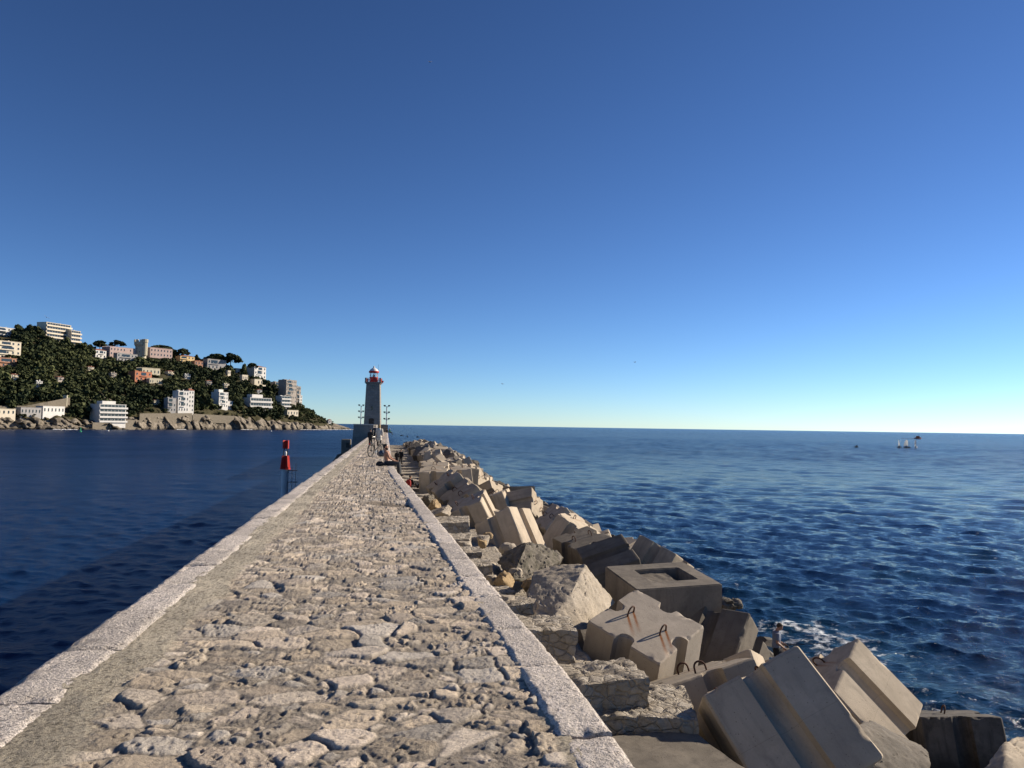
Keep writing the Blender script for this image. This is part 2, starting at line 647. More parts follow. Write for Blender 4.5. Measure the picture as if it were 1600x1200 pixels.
def m_ashlar(name, c1, c2, mortar, sx=0.9, sy=0.38, kind='Object'):
    """coursed stone: the course pattern runs round all four sides"""
    t = NT(name)
    sp = t.n("ShaderNodeSeparateXYZ")
    t.l(t.coord(kind), sp.inputs[0])
    cb = t.n("ShaderNodeCombineXYZ")
    t.l(t.math('ADD', sp.outputs[0], sp.outputs[1]), cb.inputs[0])
    t.l(sp.outputs[2], cb.inputs[1])
    br = t.n("ShaderNodeTexBrick")
    t.l(cb.outputs[0], br.inputs['Vector'])
    br.inputs['Color1'].default_value = (*c1, 1)
    br.inputs['Color2'].default_value = (*c2, 1)
    br.inputs['Mortar'].default_value = (*mortar, 1)
    br.inputs['Scale'].default_value = 1.0
    br.inputs['Brick Width'].default_value = sx
    br.inputs['Row Height'].default_value = sy
    br.inputs['Mortar Size'].default_value = 0.018
    br.inputs['Bias'].default_value = 0.0
    c = t.mix(0.45, br.outputs['Color'], t.mix(t.noise(2.5, 7, 0.7), tuple(v * 0.55 for v in c1), tuple(min(1, v * 1.3) for v in c2)))
    h = t.math('ADD', t.math('MULTIPLY', br.outputs['Fac'], -1.0), t.math('MULTIPLY', t.noise(9, 6, 0.7), 0.6))
    return t.done(c, 0.88, t.bump(h, 0.6, 0.03), spec=0.2)


M['tower'] = m_ashlar('lighthouse_stone', (0.22, 0.20, 0.18), (0.34, 0.315, 0.28), (0.12, 0.11, 0.10), 0.9, 0.42)
M['wallstone'] = m_ashlar('quay_wall_stone', (0.16, 0.15, 0.135), (0.24, 0.22, 0.195), (0.10, 0.09, 0.08), 1.1, 0.45)
M['platform'] = m_ashlar('platform_stone', (0.20, 0.19, 0.175), (0.28, 0.265, 0.24), (0.14, 0.13, 0.12), 1.4, 0.6)
M['seawall'] = m_ashlar('sea_wall_stone', (0.13, 0.115, 0.085), (0.22, 0.19, 0.15), (0.08, 0.07, 0.055), 2.0, 0.8)


def m_water():
    t = NT('sea_water')
    geo = t.n("ShaderNodeNewGeometry")
    pos = geo.outputs['Position']
    mp = t.n("ShaderNodeMapping")
    mp.inputs['Scale'].default_value = (0.8, 1.25, 1.0)
    mp.inputs['Rotation'].default_value = (0, 0, 0.25)
    t.l(pos, mp.inputs['Vector'])
    fine = t.noise(3.2, 5, 0.62, vec=mp.outputs[0], dist=0.4)
    far = t.noise(0.5, 7, 0.65, vec=mp.outputs[0], dist=0.3)
    patch = t.noise(0.012, 4, 0.6, vec=t.mapping((0.35, 1.0, 1.0)))
    calm = t.attr('calm', 'Fac')
    b1 = t.n("ShaderNodeBump")
    t.l(fine, b1.inputs['Height'])
    b1.inputs['Distance'].default_value = 0.13
    t.l(t.math('MULTIPLY', t.math('SUBTRACT', 1.25, calm), 0.8), b1.inputs['Strength'])
    b3 = t.n("ShaderNodeBump")
    t.l(t.noise(1.15, 5, 0.6, vec=mp.outputs[0], dist=0.5), b3.inputs['Height'])
    t.l(b1.outputs[0], b3.inputs['Normal'])
    b3.inputs['Distance'].default_value = 0.35
    t.l(t.math('MULTIPLY', t.attr('midness', 'Fac'), t.math('SUBTRACT', 1.0, t.math('MULTIPLY', calm, 0.8))), b3.inputs['Strength'])
    b2 = t.n("ShaderNodeBump")
    t.l(far, b2.inputs['Height'])
    t.l(b3.outputs[0], b2.inputs['Normal'])
    b2.inputs['Distance'].default_value = 1.9
    st = t.math('MULTIPLY', t.attr('farness', 'Fac'), t.math('ADD', 0.05, t.math('MULTIPLY', t.ramp(t.noise(0.045, 5, 0.65, vec=t.mapping((0.55, 1.0, 1.0), rot=(0, 0, 0.3))), [(0.3, 0.0), (0.65, 1.0)]), 1.0)))
    t.l(t.math('MULTIPLY', st, 1.0, True), b2.inputs['Strength'])
    foam_a = t.attr('foam', 'Fac')
    fn = t.noise(1.5, 10, 0.78, vec=pos, dist=1.4)
    fn2 = t.voro(2.2, 'F1', vec=pos)
    fm = t.math('ADD', t.math('MULTIPLY', fn, 0.8), t.math('MULTIPLY', fn2, 0.25))
    fm = t.math('ADD', fm, t.math('MULTIPLY', foam_a, 0.42))
    foam = t.ramp(fm, [(0.86, 0.0), (0.97, 1.0)])
    foam = t.math('MULTIPLY', foam, t.math('GREATER_THAN', foam_a, 0.02))
    deep = t.mix(foam_a, (0.003, 0.018, 0.062), (0.008, 0.040, 0.070))
    c = t.mix(foam, deep, (0.72, 0.76, 0.78))
    t.l(b2.outputs[0], t.b.inputs['Normal'])
    t.b.inputs['IOR'].default_value = 1.333
    t.l(t.math('SUBTRACT', t.math('SUBTRACT', 0.27, t.math('MULTIPLY', t.attr('farness', 'Fac'), 0.10)), t.math('MULTIPLY', calm, 0.16)), t.b.inputs['Specular IOR Level'])
    return t.done(c, t.math('ADD', t.math('ADD', t.math('ADD', 0.07, t.math('MULTIPLY', calm, 0.28)), t.math('MULTIPLY', t.attr('farness', 'Fac'), 0.12)), t.math('MULTIPLY', foam, 0.6)))


M['water'] = m_water()


def m_foliage(name, dark, light):
    t = NT(name)
    c = t.ramp(t.attr('shade', 'Fac'), [(0.0, dark), (0.45, tuple(0.5 * (a + b) for a, b in zip(dark, light))), (0.8, light), (1.0, tuple(v * 1.5 for v in light))])
    hs = t.n("ShaderNodeHueSaturation")
    t.l(c, hs.inputs['Color'])
    t.l(t.math('ADD', t.math('MULTIPLY', t.rand(), 0.4), 0.8), hs.inputs['Value'])
    t.l(hs.outputs[0], t.b.inputs['Base Color'])
    return t.done(None, 0.8, spec=0.15)


M['leaf'] = m_foliage('evergreen_foliage', (0.017, 0.027, 0.012), (0.075, 0.085, 0.034))
M['pine'] = m_foliage('pine_foliage', (0.016, 0.026, 0.012), (0.045, 0.055, 0.024))
M['bark'] = plain('bark', (0.09, 0.065, 0.045), 0.9, 0, 0.3, 2)


def m_terrain():
    t = NT('hillside_ground')
    r = t.attr('rock', 'Fac')
    n = t.noise(0.11, 8, 0.7, dist=0.6)
    rockc = t.ramp(n, [(0.32, (0.08, 0.07, 0.055)), (0.50, (0.22, 0.19, 0.15)), (0.70, (0.40, 0.35, 0.28))])
    crack = t.ramp(t.noise(0.35, 8, 0.7, vec=t.mapping((1.4, 1.4, 0.5)), dist=1.2), [(0.38, 1.0), (0.48, 0.0)])
    rockc = t.mix(t.math('MULTIPLY', crack, 0.7), rockc, (0.06, 0.05, 0.042))
    soil = t.mix(t.noise(0.08, 6, 0.6), (0.035, 0.038, 0.018), (0.10, 0.085, 0.05))
    c = t.mix(t.ramp(t.math('ADD', r, t.math('MULTIPLY', t.math('SUBTRACT', t.noise(0.06, 6, 0.65), 0.5), 0.9)), [(0.4, 0.0), (0.6, 1.0)]), soil, rockc)
    wet = t.attr('wet', 'Fac')
    c = t.mix(wet, c, (0.03, 0.027, 0.022))
    h = t.noise(0.5, 8, 0.7)
    return t.done(c, 0.95, t.bump(h, 0.8, 1.2), spec=0.1)


M['terrain'] = m_terrain()


def wallpaint(name, col):
    return plain(name, col, 0.85, 0, 0.10, 0.25)


M['w_white'] = wallpaint('white_render', (0.60, 0.585, 0.55))
M['w_cream'] = wallpaint('cream_render', (0.62, 0.55, 0.43))
M['w_pink'] = wallpaint('dusty_pink_render', (0.40, 0.30, 0.27))
M['w_stone'] = wallpaint('pale_stone_render', (0.46, 0.42, 0.31))
M['w_grey'] = wallpaint('grey_render', (0.32, 0.31, 0.30))
M['w_greige'] = wallpaint('grey_beige_render', (0.34, 0.30, 0.26))
M['w_orange'] = wallpaint('orange_render', (0.40, 0.15, 0.08))
M['w_terra'] = wallpaint('terracotta_render', (0.36, 0.19, 0.12))
M['w_yellow'] = wallpaint('yellow_render', (0.62, 0.45, 0.22))
M['w_tile'] = wallpaint('red_roof_tile', (0.30, 0.11, 0.06))

# ------------------------------------------------------------------ the sea
def build_sea():
    dense = np.radians(np.linspace(-38, 56, 1300))
    coarse = np.radians(np.linspace(56, 322, 90))[1:-1]
    ang = np.concatenate([dense, coarse, [dense[0] + 2 * np.pi]])
    rs = [10.0]
    while rs[-1] < 900:
        r = rs[-1]
        rs.append(r + float(np.clip(r * r * 0.9e-4, 0.11, 1.9)))
    near_n = len(rs)
    for r in (1100, 1500, 2200, 3500, 6000, 12000, 25000, 50000):
        rs.append(float(r))
    rs = np.array(rs)
    dr = np.gradient(rs)
    A, R = np.meshgrid(ang, rs)
    DR = np.repeat(dr[:, None], len(ang), 1)
    X0, Y0 = (R * np.sin(A)).ravel(), (R * np.cos(A)).ravel()
    Rf, DRf = R.ravel(), DR.ravel()
    # open sea on the right, sheltered harbour water on the left of the pier
    calm = 1 - sstep(-4, 10, X0 + 0.0 * Y0)
    calm *= 1 - 0.35 * sstep(250, 700, Rf)
    amp = 1 - 0.55 * calm
    amp_s = 1 - 0.30 * calm
    X, Y, Zz = X0.copy(), Y0.copy(), np.zeros_like(X0)
    rng = np.random.default_rng(5)
    nw = 120
    lam = np.exp(rng.uniform(np.log(0.6), np.log(11), nw))
    th0 = math.radians(228)       # swell runs towards the shore
    th = th0 + rng.normal(0, 0.62, nw)
    for k in range(nw):
        L = lam[k]
        kk = 2 * np.pi / L
        steep = 0.048 if L < 1.9 else (0.032 if L < 3.6 else (0.024 if L < 6 else 0.012))
        a = steep / kk
        fade = np.clip((L / DRf - 1.5) / 1.8, 0, 1) * (1 - sstep(500, 900, Rf))
        dx, dy = math.cos(th[k]), math.sin(th[k])
        ph = kk * (dx * X0 + dy * Y0) + rng.uniform(0, 6.28)
        s = a * (amp_s if L < 3 else amp) * fade
        Zz += s * np.sin(ph)
        q = 0.8 * s
        X += q * dx * np.cos(ph)
        Y += q * dy * np.cos(ph)
    gust = 0.75 + 0.45 * fbm(p3(X0 * 0.03, Y0 * 0.02), 3, 5)
    cat = 0.95 + 0.35 * fbm(p3((X0 - 0.4 * Y0) * 0.10, (Y0 + 0.4 * X0) * 0.16), 4, 55, 0.6)     # cat's paws
    Zz *= np.clip(gust, 0.35, 1.3) * np.clip(cat, 0.25, 1.5)
    me = raw_mesh('sea', np.stack([X, Y, Zz], 1), grid_faces(len(rs), len(ang))[:, ::-1].copy(), M['water'], True)
    # foam along the foot of the breakwater
    edge = 17.0
    band = np.exp(-((X0 - edge - 1.5) / 4.2) ** 2) * sstep(10, 20, Y0) * (1 - 0.55 * sstep(40, 80, Y0)) * (1 - sstep(170, 215, Y0))
    st = fbm(p3((X0 - 0.35 * Y0) * 0.16, Y0 * 0.30), 4, 21) * 0.5 + 0.5
    foam = np.clip(band * (0.02 + 1.35 * st), 0, 1)
    foam *= X0 > 4
    specks = np.clip((fbm(p3(X0 * 0.09, Y0 * 0.2), 4, 31) - 0.22) * 2.2, 0, 0.5) * (X0 > 12) * (1 - sstep(70, 160, Rf))
    float_attr(me, 'foam', np.maximum(foam, specks))
    float_attr(me, 'calm', calm * 0.62)
    float_attr(me, 'midness', sstep(30, 110, Rf))
    float_attr(me, 'farness', sstep(40, 300, Rf) * (1 - 0.3 * calm))
    o = mesh_obj('sea', me)
    tag(o, kind='structure')


build_sea()

# ------------------------------------------------------------------ the pier
PZ = 7.05        # top of the pier
LX = -2.37       # its left edge


def right_edge(y):
    return np.interp(y, [-6, 4, 6, 9.3, 15.4, 22.8, 29.5, 34, 38, 180], [1.36, 1.31, 1.29, 1.16, 0.96, 0.69, 0.45, 0.37, 0.32, 0.42])


COPE_L, COPE_R = 0.42, 0.32
PIER_END = 176.0


def build_pier():
    root = thing('stone_pier', 'long straight stone pier with rough paved top running out to the lighthouse', 'pier', (0, 0, 0))
    ys = [-4.0, -2.0, 0.0, 1.5, 2.4]
    while ys[-1] < PIER_END:
        d = ys[-1]
        ys.append(d + float(np.clip(d * d * 4.4e-4, 0.008, 1.2)))
    ys[-1] = PIER_END
    ys = np.array(ys)
    nc = 400
    u = np.linspace(0, 1, nc)
    xl = LX + COPE_L - 0.10
    xr = right_edge(ys) - COPE_R + 0.08
    X = xl + u[None, :] * (xr - xl)[:, None]
    Y = np.repeat(ys[:, None], nc, 1)
    x, y = X.ravel(), Y.ravel()
    warp = fbm(p3(x * 2.4, y * 2.4), 3, 3, 0.45) * 0.11 + fbm(p3(x * 14, y * 14), 3, 5) * 0.012
    warp2 = fbm(p3(x * 2.4 + 40, y * 2.4), 3, 4, 0.45) * 0.11 + fbm(p3(x * 14 + 9, y * 14), 3, 7) * 0.012
    q = p3((x + warp) / 0.32, (y + warp2) / 0.25)
    f1, f2, ids, cx = worley(q, 40, 2, 1.0)
    qs = p3((x + warp) / 0.16, (y + warp2) / 0.14)
    g1, g2, gid, gx = worley(qs, 70, 2, 1.0)
    small = (np.modf(ids * 7.31)[0] < 0.30)               # some beds are filled with small stones
    gap = np.where(small, np.minimum((f2 - f1), (g2 - g1) * 0.45), f2 - f1)
    gapn = gap + 0.035 * fbm(p3(x * 24, y * 24), 3, 6)
    e = sstep(0.02, 0.15, gapn)                            # 0 in the joint, 1 on the stone
    dome = sstep(0.03, 0.34, gap)
    idm = np.where(small, np.modf(ids + gid * 3.1)[0], ids)
    cxx = np.where(small[:, None], gx * 0.45, cx)
    tiltx = (np.modf(idm * 13.7)[0] - 0.5)
    tilty = (np.modf(idm * 29.3)[0] - 0.5)
    worn = np.modf(idm * 5.7)[0] ** 1.4                     # how pitted a stone is
    top = (idm - 0.45) * 0.020 + tiltx * cxx[:, 0] * 0.055 + tilty * cxx[:, 1] * 0.045
    pw = fbm(p3(x * 16, y * 16), 3, 92) * 0.8
    w1, w2, wid, _ = worley(p3(x / 0.065 + warp * 6 + pw, y / 0.045 + warp2 * 6 - pw), 90, 2, 1.0)
    pit2 = (1 - sstep(0.12, 0.45, w1)) * (wid < 0.02 + 0.26 * worn)
    fine = fbm(p3(x * 42, y * 42), 4, 9, 0.7)
    rough = fbm(p3(x * 9, y * 9), 4, 10, 0.6)
    flake = fbm(p3(x * 6, y * 6) + idm[:, None] * 40, 4, 11, 0.55)
    step_ = np.floor(flake * 5) / 5                         # split layers of the limestone
    pit = 0.3 * pit2
    z = e * (0.012 + top + 0.005 * dome) + e * step_ * 0.018 * (0.35 + worn) + rough * 0.009 + fine * 0.0078 * (0.5 + worn)
    z -= pit2 * 0.016 * (0.4 + worn) * e
    z += (1 - e) * (np.abs(fbm(p3(x * 45, y * 45), 3, 18)) * 0.010 + 0.006 * fbm(p3(x * 2, y * 2), 2, 33))
    # smooth mortar strip beside the left coping, patches of mortar beside the right one
    wob = fbm(p3(y * 1.3, x * 0.2), 4, 12) * 0.16 + fbm(p3(y * 6, x * 6), 3, 13) * 0.05
    strip = 1 - sstep(0.37, 0.50, x - xl + wob)
    re = np.repeat(xr[:, None], nc, 1).ravel()
    rs_ = (1 - sstep(0.02, 0.10, re - x + wob * 0.6)) * sstep(-0.05, 0.25, fbm(p3(y * 0.45, 0 * y), 3, 19))
    mort = np.clip(np.maximum(strip, rs_), 0, 1)
    zm = 0.018 + fbm(p3(x * 38, y * 38), 3, 15) * 0.004 + fbm(p3(x * 4, y * 3), 3, 16) * 0.010
    lap = np.exp(-((x - xl) / 0.10) ** 2) + np.exp(-((re - x) / 0.08) ** 2)
    zm = zm + 0.016 * lap * (fbm(p3(x * 5, y * 3.0), 5, 26, 0.6) - 0.06) * 1.5
    z = z * (1 - mort) + zm * mort
    z += fbm(p3(x * 0.7, y * 0.5), 3, 17) * 0.018
    # transverse joints between the pier's building sections
    for jy in (33.6, 41.6, 63.4, 90, 120):
        z -= 0.05 * np.exp(-((y - jy - 0.06 * np.sin(x * 4)) / (0.05 + 0.0015 * jy)) ** 2) * (x > LX + 0.9)
    z -= 0.04 * np.exp(-((y - 17.6) / 0.5) ** 2) * sstep(-0.6, 0.3, x)
    pal = np.array([[0.40, 0.345, 0.285], [0.44, 0.385, 0.33], [0.35, 0.305, 0.25], [0.42, 0.36, 0.29], [0.36, 0.335, 0.305], [0.47, 0.42, 0.365], [0.29, 0.26, 0.225]])
    st = pal[(np.modf(idm * 91.7)[0] * len(pal)).astype(int) % len(pal)]
    st = st * np.array([1.58, 1.54, 1.46]) * (0.70 + 0.48 * np.modf(idm * 3.3)[0])[:, None]
    grout = np.array([0.31, 0.275, 0.23])
    pal = pal
    col = st * e[:, None] + grout * (1 - e)[:, None]
    col = col * (1 - 0.35 * sstep(0.05, 0.35, pit))[:, None]
    mc = np.array([0.66, 0.585, 0.45]) * (0.80 + 0.35 * (fbm(p3(x * 2.2, y * 1.6), 4, 23)))[:, None]
    mc = mc * (1 - 0.6 * sstep(0.05, 0.5, fbm(p3(x * 55, y * 55), 3, 24)))[:, None]
    col = col * (1 - mort)[:, None] + mc * mort[:, None]
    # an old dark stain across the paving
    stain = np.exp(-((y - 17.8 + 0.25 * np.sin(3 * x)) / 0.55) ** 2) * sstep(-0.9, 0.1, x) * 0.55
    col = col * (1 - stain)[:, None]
    me = raw_mesh('walkway', np.stack([x, y, PZ + z], 1), grid_faces(len(ys), nc), M['pier'], True)
    color_attr(me, 'tint', col)
    mesh_obj('walkway', me, root)
    # body below the top: two battered side walls and the far end
    b = MB()
    yy = [-4, 4, 6, 9.3, 15.4, 22.8, 29.5, 34, 38, 110, PIER_END]
    vs, fs = [], []
    for y_ in yy:
        r = float(right_edge(y_)) - 0.03
        vs += [(LX + 0.03, y_, PZ - 0.06), (LX - 0.35, y_, -3.0), (r, y_, PZ - 0.06), (r + 0.12, y_, -3.0)]
    for k in range(len(yy) - 1):
        a, c = 4 * k, 4 * k + 4
        fs += [(a, c, c + 1, a + 1), (a + 2, a + 3, c + 3, c + 2), (a, a + 2, c + 2, c)]
    n = 4 * (len(yy) - 1)
    fs += [(0, 1, 3, 2), (n, n + 2, n + 3, n + 1)]
    b.add(vs, fs)
    b.obj('wall', M['wallstone'], root)

    # granite copings, one mesh per stone
    def coping(y0, y1, side, seg):
        nx, ny = seg
        xoff = RNG.uniform(-0.014, 0.014)
        us = np.linspace(0, 1, nx)
        vs_ = np.linspace(y0 + 0.011, y1 - 0.011, ny)
        Yg, Ug = np.meshgrid(vs_, us, indexing='ij')
        if side < 0:
            Xg = LX + Ug * COPE_L
        else:
            Xg = right_edge(Yg) - COPE_R + Ug * COPE_R
        xx, y2 = Xg.ravel() + xoff, Yg.ravel()
        uu = Ug.ravel()
        lift = 0.030 + RNG.uniform(-0.012, 0.014)
        edge = np.minimum(np.minimum(uu, 1 - uu) * COPE_L, np.minimum(y2 - y0, y1 - y2))
        zz = PZ + lift + fbm(p3(xx * 26, y2 * 26), 3, 51) * 0.006 + fbm(p3(xx * 5, y2 * 5), 3, 52) * 0.008
        zz -= 0.024 * (1 - sstep(0.0, 0.045, edge + 0.022 * fbm(p3(xx * 9, y2 * 9), 4, 53)))
        zz -= 0.05 * np.clip(fbm(p3(xx * 7, y2 * 7), 4, 54) - 0.22, 0, 1) * (1 - sstep(0.05, 0.16, edge))
        n0 = len(xx)
        V = np.stack([xx, y2, zz], 1)
        B = V.copy()
        B[:, 2] = PZ - 0.34
        fcs = grid_faces(ny, nx).tolist()
        ring = [c for c in range(nx)] + [r * nx + nx - 1 for r in range(1, ny)] + [(ny - 1) * nx + c for c in range(nx - 2, -1, -1)] + [r * nx for r in range(ny - 2, 0, -1)]
        allv = np.concatenate([V, B[ring]])
        m = len(ring)
        for k in range(m):
            a_, b_ = ring[k], ring[(k + 1) % m]
            fcs.append((b_, a_, n0 + k, n0 + (k + 1) % m))
        return allv, fcs
    for side in (-1, 1):
        y0 = 0.6
        k = 0
        rest_v, rest_f, off = [], [], 0
        while y0 < PIER_END - 1:
            ln = RNG.uniform(1.05, 1.45)
            y1 = min(y0 + ln, PIER_END)
            near = k < 48
            seg = (18, 44) if y0 < 12 else ((10, 20) if y0 < 30 else (5, 8))
            if not near:
                seg = (4, 5)
            V, Fc = coping(y0, y1, side, seg)
            if near:
                me = raw_mesh('coping_stone', V, Fc, M['granite'], True, 35)
                mesh_obj('coping_stone', me, root)
            else:
                rest_v.append(V)
                rest_f += [tuple(i + off for i in f) for f in Fc]
                off += len(V)
            y0 = y1
            k += 1
        me = raw_mesh('far_coping', np.concatenate(rest_v), rest_f, M['granite'], True, 35)
        tag(mesh_obj('far_coping', me, root), kind='stuff')


build_pier()

# ------------------------------------------------------------------ lower walkway with its masonry ledges
def stone_box(name, size, cell, amp, seed, mat, sub=0.05, parent=None, top_only=False, stretch=(1, 1, 1)):
    """a box whose faces carry the relief of rough stones"""
    bm = bmesh.new()
    bmesh.ops.create_cube(bm, size=1.0)
    n = [max(2, int(round(s / sub))) for s in size]
    for ax in range(3):
        ed = [e for e in bm.edges if abs((e.verts[0].co - e.verts[1].co)[ax]) > 1e-6 and sum(abs((e.verts[0].co - e.verts[1].co)[j]) > 1e-6 for j in range(3)) == 1]
        planes = n[ax]
        for k in range(1, planes):
            co = Vector((0, 0, 0))
            co[ax] = -0.5 + k / planes
            no = Vector((0, 0, 0))
            no[ax] = 1
            bmesh.ops.bisect_plane(bm, geom=bm.verts[:] + bm.edges[:] + bm.faces[:], plane_co=co, plane_no=no)
    for v in bm.verts:
        v.co = Vector((v.co.x * size[0], v.co.y * size[1], v.co.z * size[2]))
    bm.normal_update()
    me = bpy.data.meshes.new(name)
    nv = np.array([v.normal[:] for v in bm.verts])
    bm.to_mesh(me)
    bm.free()
    co = np.empty(len(me.vertices) * 3, np.float32)
    me.vertices.foreach_get('co', co)
    co = co.reshape(-1, 3).astype(float)
    q = (co + 0.06 * np.stack([fbm(co * 4 + 9 * k, 3, seed + k) for k in range(3)], 1)) / (cell * np.array(stretch))
    f1, f2, ids, _ = worley(q + 31.7, seed, 3)
    e = sstep(0.02, 0.28, f2 - f1)
    d = amp * (e * (0.65 + 0.6 * ids) - 0.5) + amp * 0.7 * fbm(co * 13, 4, seed + 5, 0.62) + amp * 0.6 * fbm(co * 2.4, 4, seed + 6)
    d = d + 0.9 * amp * 2.2 * fbm(co * 1.4 + seed, 3, seed + 7)
    co = co + nv * d[:, None]
    me.vertices.foreach_set('co', co.astype(np.float32).ravel())
    me.polygons.foreach_set("use_smooth", np.ones(len(me.polygons), bool))
    me.set_sharp_from_angle(angle=math.radians(50))
    me.materials.append(mat)
    return me


LOOSE = []


def build_lower():
    # the walkway's own slab
    ys = np.concatenate([np.arange(3, 40, 0.16), np.arange(40, 178, 1.2)])
    us = np.linspace(0, 1, 40)
    Yg, Ug = np.meshgrid(ys, us, indexing='ij')
    Xg = right_edge(Yg) - 0.05 + Ug * (4.7 - right_edge(Yg))
    x, y = Xg.ravel(), Yg.ravel()
    z = 3.88 + 0.06 * fbm(p3(x * 1.2, y * 1.2), 4, 61) + 0.03 * fbm(p3(x * 6, y * 6), 4, 62) - 0.9 * (x > 4.55)
    me = raw_mesh('lower_walkway', np.stack([x, y, z], 1), grid_faces(len(ys), len(us)), M['masonry'], True)
    tag(mesh_obj('lower_walkway', me), kind='structure')
    # ledges: (y front, length, x right, top z)
    near = [(12.75, 1.15, 4.35, 4.62, 'pale rubble ledge nearest the camera below the coping, half in shadow'),
            (15.9, 1.35, 3.95, 4.72, 'squared rubble ledge just left of the big hooped concrete block'),
            (18.2, 0.95, 3.45, 4.66, 'low dark-fronted rubble ledge left of the big sandy boulder'),
            (19.9, 0.9, 3.30, 4.62, 'rough rubble ledge in front of the round ochre boulder'),
            (22.9, 1.2, 3.15, 4.75, 'flat-topped rubble ledge behind the round ochre boulder'),
            (25.2, 1.3, 3.10, 4.80, 'flat-topped slab ledge left of the black lichened rock'),
            (28.6, 1.7, 3.2, 4.7, 'ledge of the lower walkway left of the leaning two-faced block'),
            (33.0, 2.2, 3.6, 4.75, 'long pale ledge of the lower walkway beside the tall grooved block')]
    for k, (yf, ln, xr, zt, lab) in enumerate(near):
        xl = float(right_edge(yf)) + 0.12
        w = xr - xl
        h = 1.0
        me = stone_box('masonry_ledge', (w, ln, h), 0.36, 0.035, 200 + k * 11, M['masonry'], 0.045 if yf < 21 else 0.07, stretch=(1.25, 1.0, 0.75))
        o = mesh_obj('masonry_ledge', me, None, (xl + w / 2, yf + ln / 2, zt - h / 2))
        o.rotation_euler = (float(RNG.uniform(-.03, .03)), float(RNG.uniform(-.05, .03)), float(RNG.uniform(-.14, .10)))
        tag(o, lab, 'stone ledge', 'ledges across the lower walkway')
    y = 38.0
    k = 0
    while y < 172:
        ln = 2.2 + 0.9 * RNG.random()
        xl = float(right_edge(y)) + 0.1
        xr = 3.9 + 0.3 * RNG.random()
        me = stone_box('masonry_ledge', (xr - xl, ln, 0.95), 0.45, 0.04, 400 + k * 7, M['masonry'], 0.28)
        o = mesh_obj('masonry_ledge', me, None, ((xl + xr) / 2, y + ln / 2, 3.75 + 0.12 * RNG.random()))
        tag(o, 'pale ledge across the lower walkway in the striped far stretch below the pier', 'stone ledge', 'ledges across the lower walkway')
        y += ln + 1.6 + 1.2 * RNG.random()
        k += 1
    # concrete pads at the near end
    me = stone_box('concrete_slab', (1.9, 2.2, 0.7), 1.6, 0.012, 901, M['concrete_old'], 0.08)
    o = mesh_obj('concrete_slab', me, None, (4.15, 11.15, 3.66))
    o.rotation_euler = (0.0, 0.02, 0.16)
    tag(o, 'flat concrete slab at the bottom edge, a lit strip crossing it', 'concrete slab')
    me = stone_box('rubble_pad', (1.7, 1.7, 0.7), 0.34, 0.035, 911, M['masonry'], 0.04)
    o = mesh_obj('rubble_pad', me, None, (4.35, 13.2, 3.86))
    o.rotation_euler = (0, 0, -0.25)
    tag(o, 'dark concrete pad with embedded stones in the shade of the leaning block', 'rubble pad')
    # loose stones lying on and between the ledges
    for k in range(20):
        yy = float(RNG.uniform(13.5, 36))
        s_ = float(RNG.uniform(0.16, 0.42))
        c = np.array([float(RNG.uniform(right_edge(yy) + 1.5, 4.3)), yy, 4.45 + 0.3 * s_])
        pts = [c + s_ * np.array([math.sin(a) * math.cos(b) * RNG.uniform(.6, 1.15), math.cos(a) * math.cos(b) * RNG.uniform(.6, 1.15), 0.75 * math.sin(b)]) for a in np.linspace(0, 5.4, 6) for b in (-0.8, 0.1, 0.8)]
        LOOSE.append((pts, k))
    # rubble core of the mound
    ys = np.concatenate([np.arange(4, 46, 0.35), np.arange(46, 190, 1.5)])
    xs = np.linspace(4.0, 21, 60)
    Xg, Yg = np.meshgrid(xs, ys)
    x, y = Xg.ravel(), Yg.ravel()
    prof = np.interp(x, [4, 4.6, 6.5, 9, 12, 15, 17.5, 21], [3.2, 2.9, 2.7, 2.0, 0.9, 0.1, -0.7, -2.0])
    f1, f2, ids, _ = worley(p3(x / 1.3, y / 1.3), 77, 2)
    z = prof + 0.55 * (ids - 0.5) + 0.5 * sstep(0.0, 0.4, f2 - f1) - 0.3 + 0.2 * fbm(p3(x * 2, y * 2), 4, 78)
    me = raw_mesh('rubble_bed', np.stack([x, y, z], 1), grid_faces(len(ys), len(xs)), M['rock_bed'], True, 40)
    tag(mesh_obj('rubble_bed', me), kind='structure')


build_lower()

# ------------------------------------------------------------------ concrete armour blocks
def block_profile(a, step):
    """outline of the grooved square, counter-clockwise, with arc-length samples"""
    gw, gd, ch = 0.235 * a, 0.26 * a, 0.035
    pts = []
    for side in range(4):
        seg = [(-a, -a + 0.0)]
        loc = [(-a + ch, -a), (-gw - 0.05 * a, -a)]
        for k in range(7):
            t = math.pi * k / 6
            loc.append((-gw * math.cos(t) * (1.0), -a + gd * (math.sin(t) ** 0.75 if 0 < k < 6 else 0.0)))
        loc += [(gw + 0.05 * a, -a), (a - ch, -a)]
        c, s = [(1, 0), (0, 1), (-1, 0), (0, -1)][side]
        pts += [(x * c - y * s, x * s + y * c) for x, y in loc]
    out = []
    for k in range(len(pts)):
        p, q = np.array(pts[k]), np.array(pts[(k + 1) % len(pts)])
        n = max(1, int(round(np.linalg.norm(q - p) / step)))
        for j in range(n):
            out.append(p + (q - p) * j / n)
    return np.array(out)


